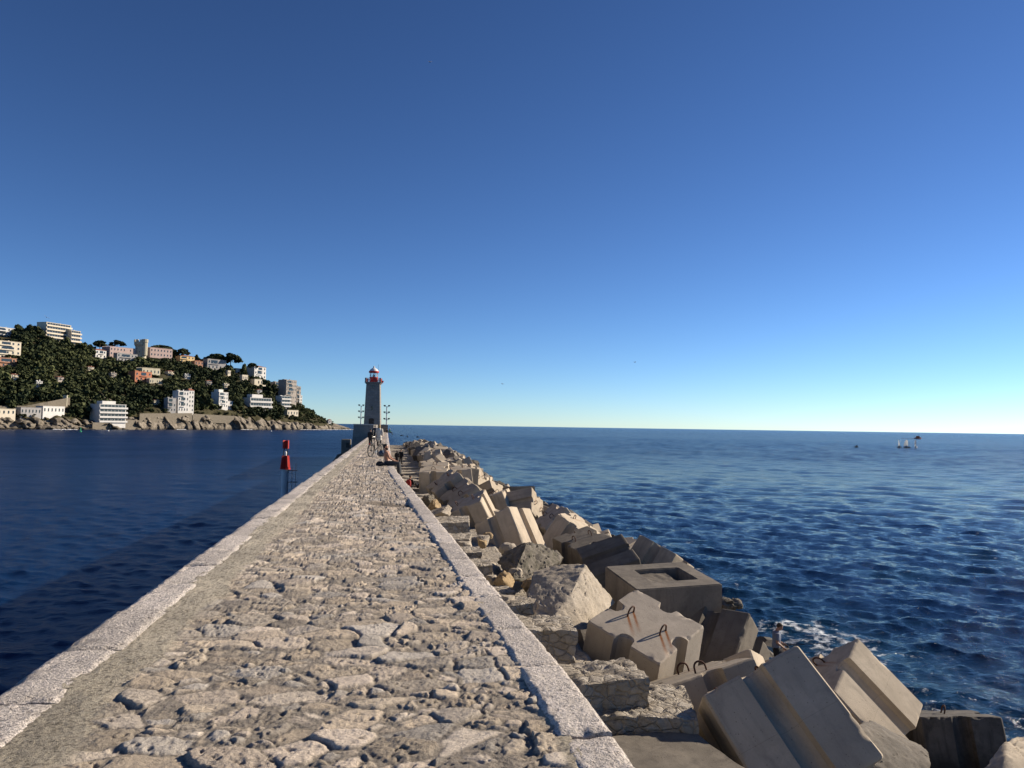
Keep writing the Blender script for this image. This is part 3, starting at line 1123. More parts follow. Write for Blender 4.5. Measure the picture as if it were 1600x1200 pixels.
def antifer_mesh(name, mat, step=0.12, seed=0, at=0.94, ab=1.0, h=2.0, chip=0.03):
    base = block_profile(1.0, step)
    n = len(base)
    zs = [(-h / 2, 0.028), (-h / 2 + 0.02, 0.008), (-h / 2 + 0.05, 0.0)]
    m = max(4, int(round(h / (step * 1.4))))
    zs += [(-h / 2 + h * k / m, 0.0) for k in range(1, m)]
    zs += [(h / 2 - 0.05, 0.0), (h / 2 - 0.02, 0.008), (h / 2, 0.028)]
    V = []
    for z, ins in zs:
        t = (z + h / 2) / h
        sc = ab + (at - ab) * t
        V.append(np.column_stack([base * (sc - ins), np.full(n, z)]))
    V = np.concatenate(V)
    # chips along the arrises
    rad = np.abs(V[:, :2])
    corner = np.exp(-((1.0 - np.minimum(rad[:, 0], rad[:, 1])) / 0.10) ** 2)
    rim = np.exp(-((h / 2 - np.abs(V[:, 2])) / 0.07) ** 2)
    e = np.maximum(corner, rim)
    nz = np.clip(fbm(V * 3.2 + seed * 7.7, 4, seed, 0.6) - 0.12, 0, 1)
    fine = fbm(V * 14 + seed, 3, seed + 3)
    d = -chip * (e ** 2.5) * (5.0 * nz + 0.12 * np.abs(fine))
    dirv = V / np.maximum(np.linalg.norm(V, axis=1, keepdims=True), 1e-6)
    V = V + dirv * d[:, None] + dirv * (0.004 * fbm(V * 1.5, 3, seed + 8))[:, None]
    nr = len(zs)
    F = []
    for k in range(nr - 1):
        for j in range(n):
            a, b = k * n + j, k * n + (j + 1) % n
            F.append((a, b, b + n, a + n))
    # flat ends: rings shrinking to the centre (the outline is star-shaped about it)
    for z, row, sc in ((h / 2, nr - 1, at), (-h / 2, 0, ab)):
        prev = row * n
        for q in (0.94, 0.80, 0.55, 0.28):
            ring = np.column_stack([base * (sc - 0.03) * q, np.full(n, z)])
            ring[:, 2] += 0.003 * fbm(ring * 2.0 + seed, 3, seed + 12)
            k0 = len(V)
            V = np.concatenate([V, ring])
            for j in range(n):
                a, b = prev + j, prev + (j + 1) % n
                c, d_ = k0 + (j + 1) % n, k0 + j
                F.append((a, b, c, d_) if z > 0 else (d_, c, b, a))
            prev = k0
        k0 = len(V)
        V = np.concatenate([V, np.array([[0, 0, z]])])
        for j in range(n):
            a, b = prev + j, prev + (j + 1) % n
            F.append((a, b, k0) if z > 0 else (k0, b, a))
    me = raw_mesh(name, V, F, mat, True, 32)
    return me


def hoop_mesh(h=2.0):
    b = MB()
    pts = [(0, -0.12, -0.05), (0, -0.12, 0.06)] + [(0, -0.12 * math.cos(t), 0.08 + 0.12 * math.sin(t)) for t in np.linspace(0.25, math.pi - 0.25, 9)] + [(0, 0.12, 0.06), (0, 0.12, -0.05)]
    b.tube(pts, 0.02, 8)
    return b.mesh('lifting_hoop', M['rust'], True, 60)


HOOP = hoop_mesh()


def place(o, R, t):
    o.matrix_world = Matrix(((R[0], R[1], R[2], t[0]), (R[3], R[4], R[5], t[1]), (R[6], R[7], R[8], t[2]), (0, 0, 0, 1)))


def armour(label, R, t, mat='concrete', step=0.12, seed=1, hoops=True, at=0.94, ab=1.0, h=2.0, chip=0.03, name='armour_block', group='concrete blocks heaped along the sea side of the pier'):
    root = thing(name, label, 'concrete block', (0, 0, 0), 0, group)
    place(root, R, t)
    mesh_obj('block_body', antifer_mesh('block_body', M[mat], step, seed, at, ab, h, chip), root)
    if hoops:
        for hx in ((-0.43, 0.43) if name != 'armour_block' or mat != 'concrete_dark' else (-0.1,)):
            ho = mesh_obj('lifting_hoop', HOOP, root, (hx, 0, h / 2))
            ho.rotation_euler = (random.uniform(-.15, .15), random.uniform(-.3, .3), 0)
    return root


POSES = {
'A': [[0.636, 0.771, 0.008, -0.702, 0.584, -0.408, -0.319, 0.254, 0.913], [5.831, 17.656, 3.545]],
'B': [[0.92, 0.202, -0.336, 0.057, 0.779, 0.625, 0.388, -0.594, 0.705], [6.558, 12.634, 3.602]],
'C': [[0.662, 0.544, 0.516, -0.75, 0.486, 0.45, -0.006, -0.684, 0.729], [8.692, 20.172, 2.715]],
'D': [[0.078, 0.997, -0.024, -0.994, 0.076, -0.081, -0.079, 0.03, 0.996], [7.691, 21.475, 3.936]],
'E': [[0.039, 0.969, -0.244, -0.949, 0.113, 0.293, 0.312, 0.22, 0.924], [6.399, 15.061, 3.023]],
'F': [[0.684, 0.728, -0.045, -0.547, 0.552, 0.629, 0.483, -0.406, 0.776], [8.771, 18.5, 1.993]],
'G': [[-0.678, 0.354, -0.644, -0.595, -0.779, 0.198, -0.431, 0.518, 0.739], [10.463, 16.949, 2.465]],
'H': [[0.951, 0.308, 0.009, -0.3, 0.92, 0.252, 0.069, -0.242, 0.968], [14.265, 18.366, 0.697]],
'K': [[0.123, 0.313, 0.942, -0.91, 0.415, -0.02, -0.397, -0.854, 0.336], [9.06, 31.094, 2.994]],
'N': [[0.64, 0.625, 0.447, -0.563, 0.778, -0.281, -0.523, -0.072, 0.849], [9.145, 38.65, 3.192]],
'M1': [[0.144, 0.977, 0.156, -0.99, 0.142, 0.025, 0.002, -0.158, 0.987], [4.818, 40.2, 3.655]],
'M2': [[0.703, 0.645, -0.3, -0.515, 0.752, 0.411, 0.491, -0.134, 0.861], [5.396, 33.992, 4.007]],
'M4': [[0.39, 0.897, 0.207, -0.862, 0.434, -0.26, -0.323, -0.077, 0.943], [4.382, 48.031, 4.429]],
'M4b': [[0.316, 0.775, -0.548, -0.927, 0.13, -0.351, -0.2, 0.619, 0.759], [4.62, 44.954, 4.309]],
'M3': [[0.866, 0.233, -0.442, -0.309, 0.945, -0.108, 0.393, 0.23, 0.89], [4.403, 39.249, 4.171]],
'M5': [[0.797, -0.238, -0.556, 0.137, 0.967, -0.217, 0.589, 0.097, 0.802], [3.896, 46.896, 4.768]],
'M6': [[-0.144, 0.987, -0.063, -0.933, -0.157, -0.323, -0.329, 0.012, 0.944], [3.377, 54.756, 5.004]],
'M7': [[0.991, -0.061, -0.119, 0.047, 0.992, -0.118, 0.126, 0.111, 0.986], [5.069, 56.106, 4.808]],
'M8': [[0.54, -0.377, 0.752, 0.836, 0.342, -0.429, -0.095, 0.861, 0.5], [6.757, 63.451, 4.198]],
'M9': [[0.377, -0.856, -0.354, 0.924, 0.373, 0.083, 0.061, -0.358, 0.932], [7.396, 52.001, 3.366]],
'M12': [[0.537, 0.11, 0.836, 0.622, 0.618, -0.48, -0.57, 0.778, 0.264], [9.012, 51.473, 3.358]],
'M13': [[0.259, 0.741, -0.62, -0.965, 0.177, -0.191, -0.032, 0.648, 0.761], [10.374, 47.117, 2.708]],
}
LAB = {
'A': 'pale concrete block with two rust-streaked hoops on its cross-shaped top, nearest the ledges',
'B': 'huge pale concrete block leaning in the foreground, its shaded grooved side filling the corner',
'C': 'tilted plain concrete block with a sunlit triangular corner, behind the rust-streaked block',
'E': 'low tilted concrete block with two rings standing on its edge, wedged behind the leaning giant',
'F': 'small bright concrete corner poking up left of the standing fisherman',
'G': 'sunlit concrete block tipped back with one deep groove down its bright face, at the right',
'H': 'squat blackened concrete block with one hoop on top, at the water at far right',
'K': 'dark weathered concrete block lying on its side with a lengthwise groove, behind the sandy boulder',
'N': 'concrete block with bright tilted top and two rusty hoops, right of the leaning two-faced block',
'M1': 'upright concrete block with a grooved lit left side, just left of the leaning two-faced block',
'M2': 'leaning concrete block showing one shaded and one bright grooved face, above the black rock',
'M3': 'concrete block with hooped shaded face and bright grooved triangle behind the upright grooved block',
'M4': 'tall concrete block with bright notched top and pale narrow left side, above the brown boulder',
'M4b': 'shaded concrete block with a dark hoop, lying against the bright notched-top block',
'M5': 'tilted concrete slab-like block leaning left, beside the bright notched-top block',
'M6': 'big upright concrete block with a sunny top beside the lower walkway, past the red-clad sitter',
'M7': 'concrete block with shaded front and bright holed right side, topping the middle heap',
'M8': 'tilted lit concrete block with hoops at the water side of the middle heap',
'M9': 'slanting concrete block whose bright side is cut into narrow strips, near the water',
'M12': 'pale concrete block standing on end against the sea, right of the hollow box',
'M13': 'hooped concrete block half in shadow below the pale block standing on end',
}
LAB['Q'] = 'small bright concrete corner against the sea just behind the pit block'
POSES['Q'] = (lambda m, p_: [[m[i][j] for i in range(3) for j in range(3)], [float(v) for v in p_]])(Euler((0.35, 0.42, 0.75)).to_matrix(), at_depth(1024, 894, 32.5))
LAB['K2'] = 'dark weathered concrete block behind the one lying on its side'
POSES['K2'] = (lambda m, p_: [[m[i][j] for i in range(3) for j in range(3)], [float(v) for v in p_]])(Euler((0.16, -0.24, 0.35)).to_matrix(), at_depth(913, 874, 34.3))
for k, (R, t) in POSES.items():
    if k == 'D':
        continue
    near = t[1] < 21
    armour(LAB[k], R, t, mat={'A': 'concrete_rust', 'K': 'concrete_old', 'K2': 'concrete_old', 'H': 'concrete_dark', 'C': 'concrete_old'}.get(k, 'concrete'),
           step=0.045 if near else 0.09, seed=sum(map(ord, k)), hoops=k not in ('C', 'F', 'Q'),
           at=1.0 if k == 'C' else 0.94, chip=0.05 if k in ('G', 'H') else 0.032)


def pit_block(label, R, t, a=1.2, b=1.22, h=1.6, mat='concrete_old', pit=(0.62, 0.66), shift=(0.0, 0.12), deep=0.34):
    """a plain cuboid with a rectangular pit in its top"""
    root = thing('pit_block', label, 'concrete block', (0, 0, 0), 0, 'concrete blocks heaped along the sea side of the pier')
    place(root, R, t)
    o = [(-a, -b), (a, -b), (a, b), (-a, b)]
    i_ = [(shift[0] - pit[0], shift[1] - pit[1]), (shift[0] + pit[0], shift[1] - pit[1]), (shift[0] + pit[0], shift[1] + pit[1]), (shift[0] - pit[0], shift[1] + pit[1])]
    vs = [(x, y, -h / 2) for x, y in o] + [(x, y, h / 2) for x, y in o] + [(x, y, h / 2) for x, y in i_] + [(x * 0.96 + shift[0] * .04, y * 0.96 + shift[1] * .04, h / 2 - deep) for x, y in i_]
    fs = [(3, 2, 1, 0)]
    for k in range(4):
        j = (k + 1) % 4
        fs += [(k, j, 4 + j, 4 + k), (4 + k, 4 + j, 8 + j, 8 + k), (8 + k, 8 + j, 12 + j, 12 + k)]
    fs.append((12, 13, 14, 15))
    me = raw_mesh('block_body', vs, fs)
    bm = bmesh.new()
    bm.from_mesh(me)
    bmesh.ops.recalc_face_normals(bm, faces=bm.faces)
    bmesh.ops.bevel(bm, geom=list(bm.edges), offset=0.025, segments=2, affect='EDGES', clamp_overlap=True)
    bmesh.ops.subdivide_edges(bm, edges=[e for e in bm.edges if e.calc_length() > 0.4], cuts=10, use_grid_fill=True)
    for v in bm.verts:
        c = np.array([v.co[:]])
        v.co += v.co.normalized() * float(0.012 * fbm(c * 3.1, 4, 5)[0])
    bm.to_mesh(me)
    bm.free()
    me.polygons.foreach_set("use_smooth", np.ones(len(me.polygons), bool))
    me.set_sharp_from_angle(angle=math.radians(35))
    me.materials.append(M[mat])
    mesh_obj('block_body', me, root)
    fill = stone_box('pit_rubble', (pit[0] * 1.9, pit[1] * 1.35, 0.2), 0.3, 0.02, 33, M['concrete_old'], 0.06)
    mesh_obj('pit_rubble', fill, root, (shift[0], shift[1] - pit[1] * 0.3, h / 2 - 0.22))
    return root


pit_block('wide flat concrete block with a rectangular rubble-filled pit in its top', *POSES['D'])

# a hollow box of the same kind tipped on its side near the water
def euler_R(rx, ry, rz):
    m = Euler((rx, ry, rz)).to_matrix()
    return [m[i][j] for i in range(3) for j in range(3)]


p = at_depth(811, 786, 57)
pit_block('grey concrete box tipped on its side, hollow facing the camera, by the water', euler_R(math.radians(82), 0, math.radians(12)), p, 0.95, 1.15, 1.6, pit=(0.62, 0.75), shift=(0, -0.05), deep=0.9)

# the rest of the heap: copies of a few block kinds
kinds = []
for k in range(7):
    mat = 'concrete' if k < 5 else 'concrete_old'
    kinds.append(antifer_mesh('block_body', M[mat], 0.20, 300 + k, chip=0.012))


def band(y):
    return 'near' if y < 42 else 'middle' if y < 80 else 'distant' if y < 125 else 'farthest'


fitted = [np.array(t) for R, t in POSES.values()]
CREST_X = [600, 625, 640, 662, 690, 705, 740, 765, 790, 815, 835, 870, 900, 940, 1000, 1130, 1205, 1440]
CREST_Y = [697, 694, 691, 688, 697, 704, 730, 752, 760, 770, 779, 800, 806, 834, 848, 940, 1020, 1105]
srng = np.random.default_rng(21)
count = 0
for (x0, zc, tilt, lab) in ((5.3, 4.35, 0.38, 'in the row beside the lower walkway'), (7.8, 4.45, 0.6, 'on the crest of the heap'), (10.2, 3.3, 0.7, 'on the seaward slope of the heap'), (12.6, 2.0, 0.7, 'low on the seaward slope'), (14.9, 0.85, 0.6, 'at the waterline')):
    y = 12.0 + srng.uniform(0, 2)
    while y < 186:
        x = x0 + srng.uniform(-0.5, 0.5)
        z = zc + srng.uniform(-0.45, 0.55)
        rz = srng.uniform(-0.8, 0.8)
        if y < 46:
            z -= 1.7 if y < 38 else 0.8
        if y > 150: z += 0.3
        pos = np.array([x, y, z])
        if y < 66:
            ok = min(np.linalg.norm((pos - q) * np.array([1, 1, 0.8])) for q in fitted) > 1.9
            if y < 27 or (y < 36 and x > 10.5): ok = False
            # keep the view of the fitted blocks open: nothing tall just in front of them
            if ok and y < 60:
                for q in fitted:
                    if q[1] > y and abs(project(q)[0] - project(pos)[0]) < 60 and q[1] - y < 14 and pos[2] + 1.0 > 8.8 + (q[2] - 9.6) * y / q[1]:
                        ok = False
        else:
            ok = True
        tp = project(pos + np.array([0, 0, 1.15]))
        for _ in range(7):
            if tp[1] >= np.interp(tp[0], CREST_X, CREST_Y): break
            pos[2] -= 0.35
            tp = project(pos + np.array([0, 0, 1.15]))
        if pos[2] < -0.9: ok = False
        if ok:
            e = Euler((srng.normal(0, tilt), srng.normal(0, tilt), rz + srng.integers(0, 4) * math.pi / 2))
            root = thing('armour_block', '%s grooved concrete block %s, among look-alikes' % ({'near': 'half hidden', 'middle': 'mid-distance', 'distant': 'distant', 'farthest': 'farthest'}[band(y)], lab), 'concrete block', pos, 0, 'concrete blocks heaped along the sea side of the pier')
            root.rotation_euler = e
            mesh_obj('block_body', kinds[int(srng.integers(0, 7)) if x0 < 12 else int(srng.integers(2, 7))], root)
            if y < 100:
                for hx in (-0.43, 0.43):
                    mesh_obj('lifting_hoop', HOOP, root, (hx, 0, 1.0))
            count += 1
        y += srng.uniform(2.0, 2.5)
print('heap blocks', count)

# ------------------------------------------------------------------ boulders
def hull_rock(name, label, pts, mat, seed=0, amp=0.06, cuts=5, group='boulders among the blocks', freq=2.2):
    bm = bmesh.new()
    for p_ in pts:
        bm.verts.new(tuple(map(float, p_)))
    r = bmesh.ops.convex_hull(bm, input=bm.verts[:])
    bmesh.ops.delete(bm, geom=[g for g in r['geom_interior'] if isinstance(g, bmesh.types.BMVert)], context='VERTS')
    bmesh.ops.triangulate(bm, faces=bm.faces[:])
    for _ in range(cuts):
        bmesh.ops.subdivide_edges(bm, edges=[e for e in bm.edges if e.calc_length() > 0.09], cuts=1, use_grid_fill=True)
        bmesh.ops.triangulate(bm, faces=[f for f in bm.faces if len(f.verts) > 3])
    for _ in range(2):
        bmesh.ops.smooth_vert(bm, verts=bm.verts, factor=0.35, use_axis_x=True, use_axis_y=True, use_axis_z=True)
    bm.normal_update()
    co = np.array([v.co[:] for v in bm.verts])
    no = np.array([v.normal[:] for v in bm.verts])
    lay = np.abs(fbm(co * np.array([1.5, 1.5, 6.0]) + seed, 4, seed + 4))
    d = amp * fbm(co * freq, 5, seed, 0.55) + amp * 0.5 * fbm(co * 9, 4, seed + 2, 0.6) - amp * 0.8 * np.clip(0.09 - lay, 0, 1) * 8
    co = co + no * d[:, None]
    c0 = co.mean(0)
    c0[2] = co[:, 2].min()
    for v, c in zip(bm.verts, co):
        v.co = c - c0
    me = bpy.data.meshes.new(name)
    bm.to_mesh(me)
    bm.free()
    me.polygons.foreach_set("use_smooth", np.ones(len(me.polygons), bool))
    me.set_sharp_from_angle(angle=math.radians(42))
    me.materials.append(mat)
    o = mesh_obj(name, me, None, c0)
    return tag(o, label, 'boulder', group)


def P(px, py, d):
    return at_depth(px, py, d)


for pts_, k_ in LOOSE:
    hull_rock('rubble_stone', 'loose pale stone lying on the rubble ledges beside the right coping', pts_, M['rock_sand'] if k_ % 3 else M['rock_ochre'], 500 + k_, 0.045, 3, 'loose stones on the ledges', 5.0)
# big sandy boulder with one sharp lit face
hull_rock('sandy_boulder', 'big sandy boulder with a sharp edge and bright cracked right face', [
    P(832, 893, 20.6), P(856, 884, 21.2), P(915, 880, 20.4), P(962, 941, 20.8), P(928, 968, 18.8), P(893, 927, 18.9),
    P(823, 938, 19.2), P(850, 985, 17.6), P(915, 985, 18.2), P(822, 965, 18.4), P(875, 900, 22), P(950, 960, 21.5)], M['rock_sand'], 3, 0.05)
hull_rock('black_boulder', 'black lichened boulder with a smooth leaning slab face, below the leaning two-faced block', [
    P(777, 872, 25), P(790, 862, 25.6), P(818, 849, 25.4), P(850, 851, 25.8), P(872, 863, 25.8), P(881, 871, 25.6), P(862, 884, 24.4),
    P(845, 890, 24), P(795, 906, 23.0), P(830, 912, 23.4), P(822, 850, 24.2), P(800, 905, 22.6), P(860, 900, 26)], M['rock_dark'], 8, 0.09)
hull_rock('ochre_boulder', 'rounded ochre boulder glowing in the sun beside the right coping', [
    P(770, 912, 21.5), P(778, 898, 21.5), P(788, 891, 21.6), P(797, 896, 21.4), P(803, 910, 21.2), P(785, 925, 20.9), P(800, 922, 21), P(785, 905, 20.8), P(790, 895, 22.4), P(773, 905, 22.4), P(802, 905, 22.2)], M['rock_ochre'], 12, 0.06)
hull_rock('brown_boulder', 'brown lit boulder in front of the bright notched-top block', [
    P(667, 796, 41), P(675, 781, 41), P(682, 778, 41.4), P(688, 789, 41), P(690, 797, 40.6), P(670, 800, 40.4), P(680, 792, 40), P(684, 784, 42.5), P(672, 790, 42.5)], M['rock_ochre'], 14, 0.10)
hull_rock('shaded_boulder', 'dark rounded boulder in shade left of the brown boulder', [
    P(655, 784, 44), P(662, 775, 44), P(676, 772, 44), P(682, 780, 44), P(660, 792, 43), P(678, 790, 43), P(668, 778, 42.5), P(672, 776, 45.5)], M['rock_dark'], 15, 0.10)
hull_rock('pale_slab_rock', 'long pale slab of rock below the brown boulder', [
    P(671, 799, 38.5), P(700, 789, 38.5), P(705, 797, 37.5), P(703, 806, 37), P(676, 806, 37), P(690, 800, 36.6), P(690, 793, 39.5), P(704, 791, 39.4)], M['rock_sand'], 16, 0.07)
hull_rock('broken_block', 'broken concrete chunk with a crumbled top edge, between the leaning giant and the black block', [
    P(1340, 1132, 13.6), P(1385, 1141, 14.2), P(1421, 1160, 14.2), P(1450, 1176, 14.0), P(1455, 1192, 13.7), P(1440, 1260, 13.0), P(1330, 1250, 12.6), P(1345, 1180, 12.8),
    P(1400, 1215, 12.9), P(1440, 1165, 15.2), P(1360, 1125, 15.0), P(1450, 1230, 15.0)], M['concrete_old'], 17, 0.035)
hull_rock('pale_corner_block', 'pale sunlit concrete lump cut off by the right bottom corner of the view', [
    P(1533, 1203, 13.4), P(1572, 1161, 14.0), P(1590, 1151, 14.6), P(1640, 1150, 15), P(1660, 1190, 14.2), P(1620, 1240, 13.0), P(1545, 1250, 12.8), P(1570, 1185, 13.3), P(1700, 1240, 14)], M['concrete'], 18, 0.05)
hull_rock('flat_boulder', 'flat grey boulder behind the round ochre boulder at the foot of the coping', [
    P(745, 880, 26), P(770, 876, 26), P(785, 893, 25), P(775, 905, 24), P(750, 900, 24), P(760, 885, 24.4), P(768, 880, 27)], M['rock_sand'], 19, 0.07)
for k, (px, py, d, s, lab) in enumerate(((815, 776, 62, 1.1, 'small brown rock in the wash right of the hollow box'), (716, 715, 110, 1.2, 'black wave-washed rock off the far heap'), (738, 724, 96, 0.9, 'dark rock at the waterline of the far heap'), (771, 764, 66, 1.3, 'mossy olive rock beside the hooped water-side block'), (1141, 944, 30, 0.5, 'grey rock tip above the wash behind the pit block'))):
    c = at_depth(px, py, d)
    pts = [c + s * np.array([math.sin(a) * math.cos(b) * random.uniform(.7, 1.1), math.cos(a) * math.cos(b) * random.uniform(.7, 1.1), 0.6 * math.sin(b)]) for a in np.linspace(0, 5.5, 8) for b in (-0.7, 0, 0.7)]
    hull_rock('wave_rock', lab, pts, M['rock_dark'], 30 + k, 0.15, 4)

# ------------------------------------------------------------------ lighthouse and the pier head
def build_pier_head():
    plat = thing('lighthouse_platform', 'high grey stone platform the lighthouse stands on, at the left of the pier', 'platform', (-4.2, 131, 0))
    b = MB()
    top, w0, w1 = 8.66, -6.45 + 4.2 + 1.0, 0
    xl, xr, yf, yb = -5.15 + 4.2, -1.95 + 4.2, 0.0, 84.0
    xl2 = -8.2 + 4.2
    vs = [(xl, yf, top), (xr, yf, top), (xr, yb, top), (xl2, yb, top), (xl - 0.75, yf - 0.55, -3), (xr, yf - 0.55, -3), (xr, yb + 1, -3), (xl2 - 0.8, yb + 1, -3)]
    b.add(vs, [(0, 1, 2, 3), (7, 6, 5, 4), (4, 5, 1, 0), (5, 6, 2, 1), (6, 7, 3, 2), (7, 4, 0, 3)])
    b.obj('wall', M['platform'], plat)
    c = MB()
    c.box(((xl + xr) / 2, 0.25, top + 0.07), (xr - xl + 0.12, 0.6, 0.14))
    c.obj('coping', M['granite'], plat)

    L = thing('lighthouse', 'tapering square stone lighthouse with a red gallery and white dome at the pier end', 'lighthouse', (-3.25, 200, 8.66), math.radians(-4.5))
    hb, ht, H = 1.98, 1.62, 10.3
    b = MB()
    rows = [(-1.0, hb + 0.03), (0, hb), (0.9 * H, ht + 0.05), (H, ht)]
    b.rings([[Vector((sx * a, sy * a, z)) for sx, sy in ((-1, -1), (1, -1), (1, 1), (-1, 1))] for z, a in rows])
    b.obj('tower', M['tower'], L)
    face = lambda z: -(hb + (ht - hb) * z / H)

    def recess(name, x, z, w, h, mat, dz=0.02, frame=M['tower']):
        bb = MB()
        t = 0.12
        yc = face(z + h / 2)
        for sx in (-1, 1):
            bb.box((x + sx * (w / 2 + t / 2), yc - dz, z + h / 2), (t, 0.18, h + 0.002))
        bb.box((x, yc - dz, z + h + t / 2), (w + 2 * t, 0.2, t))
        bb.box((x, yc - dz - 0.02, z - t / 2), (w + 2 * t, 0.24, t))
        fr = bb.obj(name, frame, L)
        MB().box((x, yc + 0.06, z + h / 2), (w, 0.2, h)).obj('pane' if 'window' in name else 'leaf', mat, fr)
    recess('window', -0.05, 9.0, 0.36, 0.85, M['glass'])
    recess('window', -0.1, 3.55, 0.36, 1.0, M['glass'])
    bb = MB()
    arch = [(-0.62, 0.0), (0.62, 0.0)] + [(0.62 * math.cos(t), 1.35 + 0.22 * math.sin(t)) for t in np.linspace(0, math.pi, 9)]
    bb.rings([[Vector((x - 0.15, face(0.8) - 0.06 - 0.02 * k, z)) for x, z in arch] for k in (0, 1)])
    dr = bb.obj('door', plain('dark_door_wood', (0.05, 0.035, 0.025), 0.7), L)
    MB().box((0.3, face(0.8) - 0.11, 0.75), (0.05, 0.05, 0.16)).obj('handle', M['steel'], dr)
    MB().box((0, 0, H + 0.12), (4.0, 4.0, 0.24)).box((0, 0, H - 0.12), (3.66, 3.66, 0.24)).obj('gallery', M['tower'], L)
    for cx in (-1, 1):
        for cy in (-1, 1):
            MB().box((cx * 1.78, cy * 1.78, H + 0.24 + 0.5), (0.36, 0.36, 1.0)).obj('corner_post', M['tower'], L)
    for k in range(4):
        rr = MB()
        for z in (0.30, 0.60, 0.93):
            rr.box((0, -1.86, H + 0.24 + z), (3.2, 0.06, 0.08))
        for x in np.linspace(-1.5, 1.5, 9):
            rr.box((x, -1.86, H + 0.24 + 0.48), (0.05, 0.05, 0.92))
        rr.box((0.5 if k == 0 else 0.0, -1.9, H + 0.24 + 0.5), (1.0, 0.03, 0.8))
        o = rr.obj('railing', M['redpaint'], L)
        o.rotation_euler = (0, 0, k * math.pi / 2)
    MB().box((-0.95, -1.96, H + 0.72), (0.6, 0.12, 0.5)).obj('notice_board', M['whitepaint'], L)
    MB().lathe([(1.02, 0), (1.02, 1.15), (1.1, 1.15), (1.1, 1.28)], 16, (0, 0, H + 0.24)).obj('lantern_base', M['redpaint'], L, smooth=True)
    gl = MB().lathe([(0.93, 0), (0.93, 1.05)], 12, (0, 0, H + 1.52), cap=False).obj('lantern_glass', M['lantern'], L)
    mb = MB()
    for k in range(8):
        a = 2 * math.pi * k / 8
        mb.box((0.97 * math.cos(a), 0.97 * math.sin(a), H + 1.52 + 0.53), (0.07, 0.07, 1.06), a)
    mb.obj('glazing_bars', M['whitepaint'], L)
    MB().lathe([(0.18, 0), (0.26, 0.15), (0.3, 0.35), (0.2, 0.6), (0.05, 0.7)], 10, (0, 0, H + 1.5)).obj('lamp', M['glass'], L, smooth=True)
    MB().lathe([(1.2, 0), (1.26, 0.1), (1.26, 0.36), (1.18, 0.44)], 18, (0, 0, H + 2.57)).obj('roof_band', M['redpaint'], L, smooth=True)
    MB().lathe([(1.15, 0), (1.02, 0.25), (0.78, 0.52), (0.45, 0.74), (0.24, 0.82), (0.22, 1.0), (0.27, 1.06), (0.15, 1.22), (0.02, 1.32)], 18, (0, 0, H + 3.0)).obj('dome', M['whitepaint'], L, smooth=True)
    MB().tube([(1.05, 0.2, H + 2.9), (1.05, 0.2, H + 4.7)], 0.025, 6).obj('antenna', M['darkmetal'], L)
    MB().box((2.25, -0.6, H + 0.45), (0.5, 0.5, 0.35)).box((2.1, -0.6, H + 0.12), (0.6, 0.3, 0.2)).obj('fog_horn', M['redpaint'], L)

    # floodlight masts on either side
    for px, dep, z0, ztop, lab in ((564.5, 186, 8.7, 634, 'floodlight mast with three pairs of lamps on the platform left of the lighthouse'),
                                   (604.5, 174, 7.1, 635, 'floodlight mast with three pairs of lamps right of the lighthouse')):
        p_ = at_depth(px, ztop, dep)
        h = p_[2] - z0
        r = thing('floodlight_mast', lab, 'light mast', (p_[0], p_[1], z0), 0, 'floodlight masts by the lighthouse')
        MB().tube([(0, 0, 0), (0, 0, h)], [0.16, 0.11], 10).obj('pole', M['polegrey'], r, smooth=True)
        for k in range(3):
            z = h - 0.05 - 1.42 * k
            MB().box((0, 0, z), (1.1, 0.08, 0.08)).obj('crossarm', M['polegrey'], r)
            for sx in (-1, 1):
                fl = MB()
                fl.box((sx * 0.48, -0.08, z + 0.22), (0.46, 0.22, 0.26))
                fl.box((sx * 0.48, -0.02, z + 0.08), (0.08, 0.08, 0.14))
                fl.obj('floodlight', M['darkmetal'], r)
    # end wall closing the pier
    ew = MB()
    ew.box((0, 0, 0.75), (1.55, 0.5, 1.5)).box((0, 0, 1.55), (1.7, 0.6, 0.12))
    o = ew.obj('end_wall', M['wallstone'], None, (-0.35, 175.6, PZ))
    tag(o, 'low dark wall across the end of the pier at the foot of the lighthouse', 'wall')
    # concrete stump on rocks left of the pier
    c = at_depth(541, 698, 104)
    st = thing('concrete_stump', 'upright grey concrete block with a square recess standing on black rocks left of the pier', 'concrete block', (c[0], c[1], c[2] - 1.0))
    b = MB().box((0, 0, 1.0), (1.25, 1.1, 2.0))
    b.obj('block_body', M['concrete_old'], st, bevel=0.10)
    MB().box((0.25, -0.53, 1.2), (0.5, 0.12, 0.6)).obj('recess_plate', M['concrete_dark'], st)
    pts = [c + np.array([x, y, z]) for x, y, z in ((-1.9, -.8, -4.5), (1.3, -1.2, -4.5), (1.5, 1.5, -4.5), (-1.8, 1.4, -4.5), (-1.0, -0.7, -1.0), (0.9, -0.9, -0.7), (1.0, 0.9, -0.6), (-0.9, 0.8, -1.1), (-1.6, 0, -1.9), (-2.2, 0.3, -2.9))]
    hull_rock('black_rocks', 'black rock mass under the concrete stump left of the pier', pts, M['rock_bed'], 61, 0.18, 4)


build_pier_head()

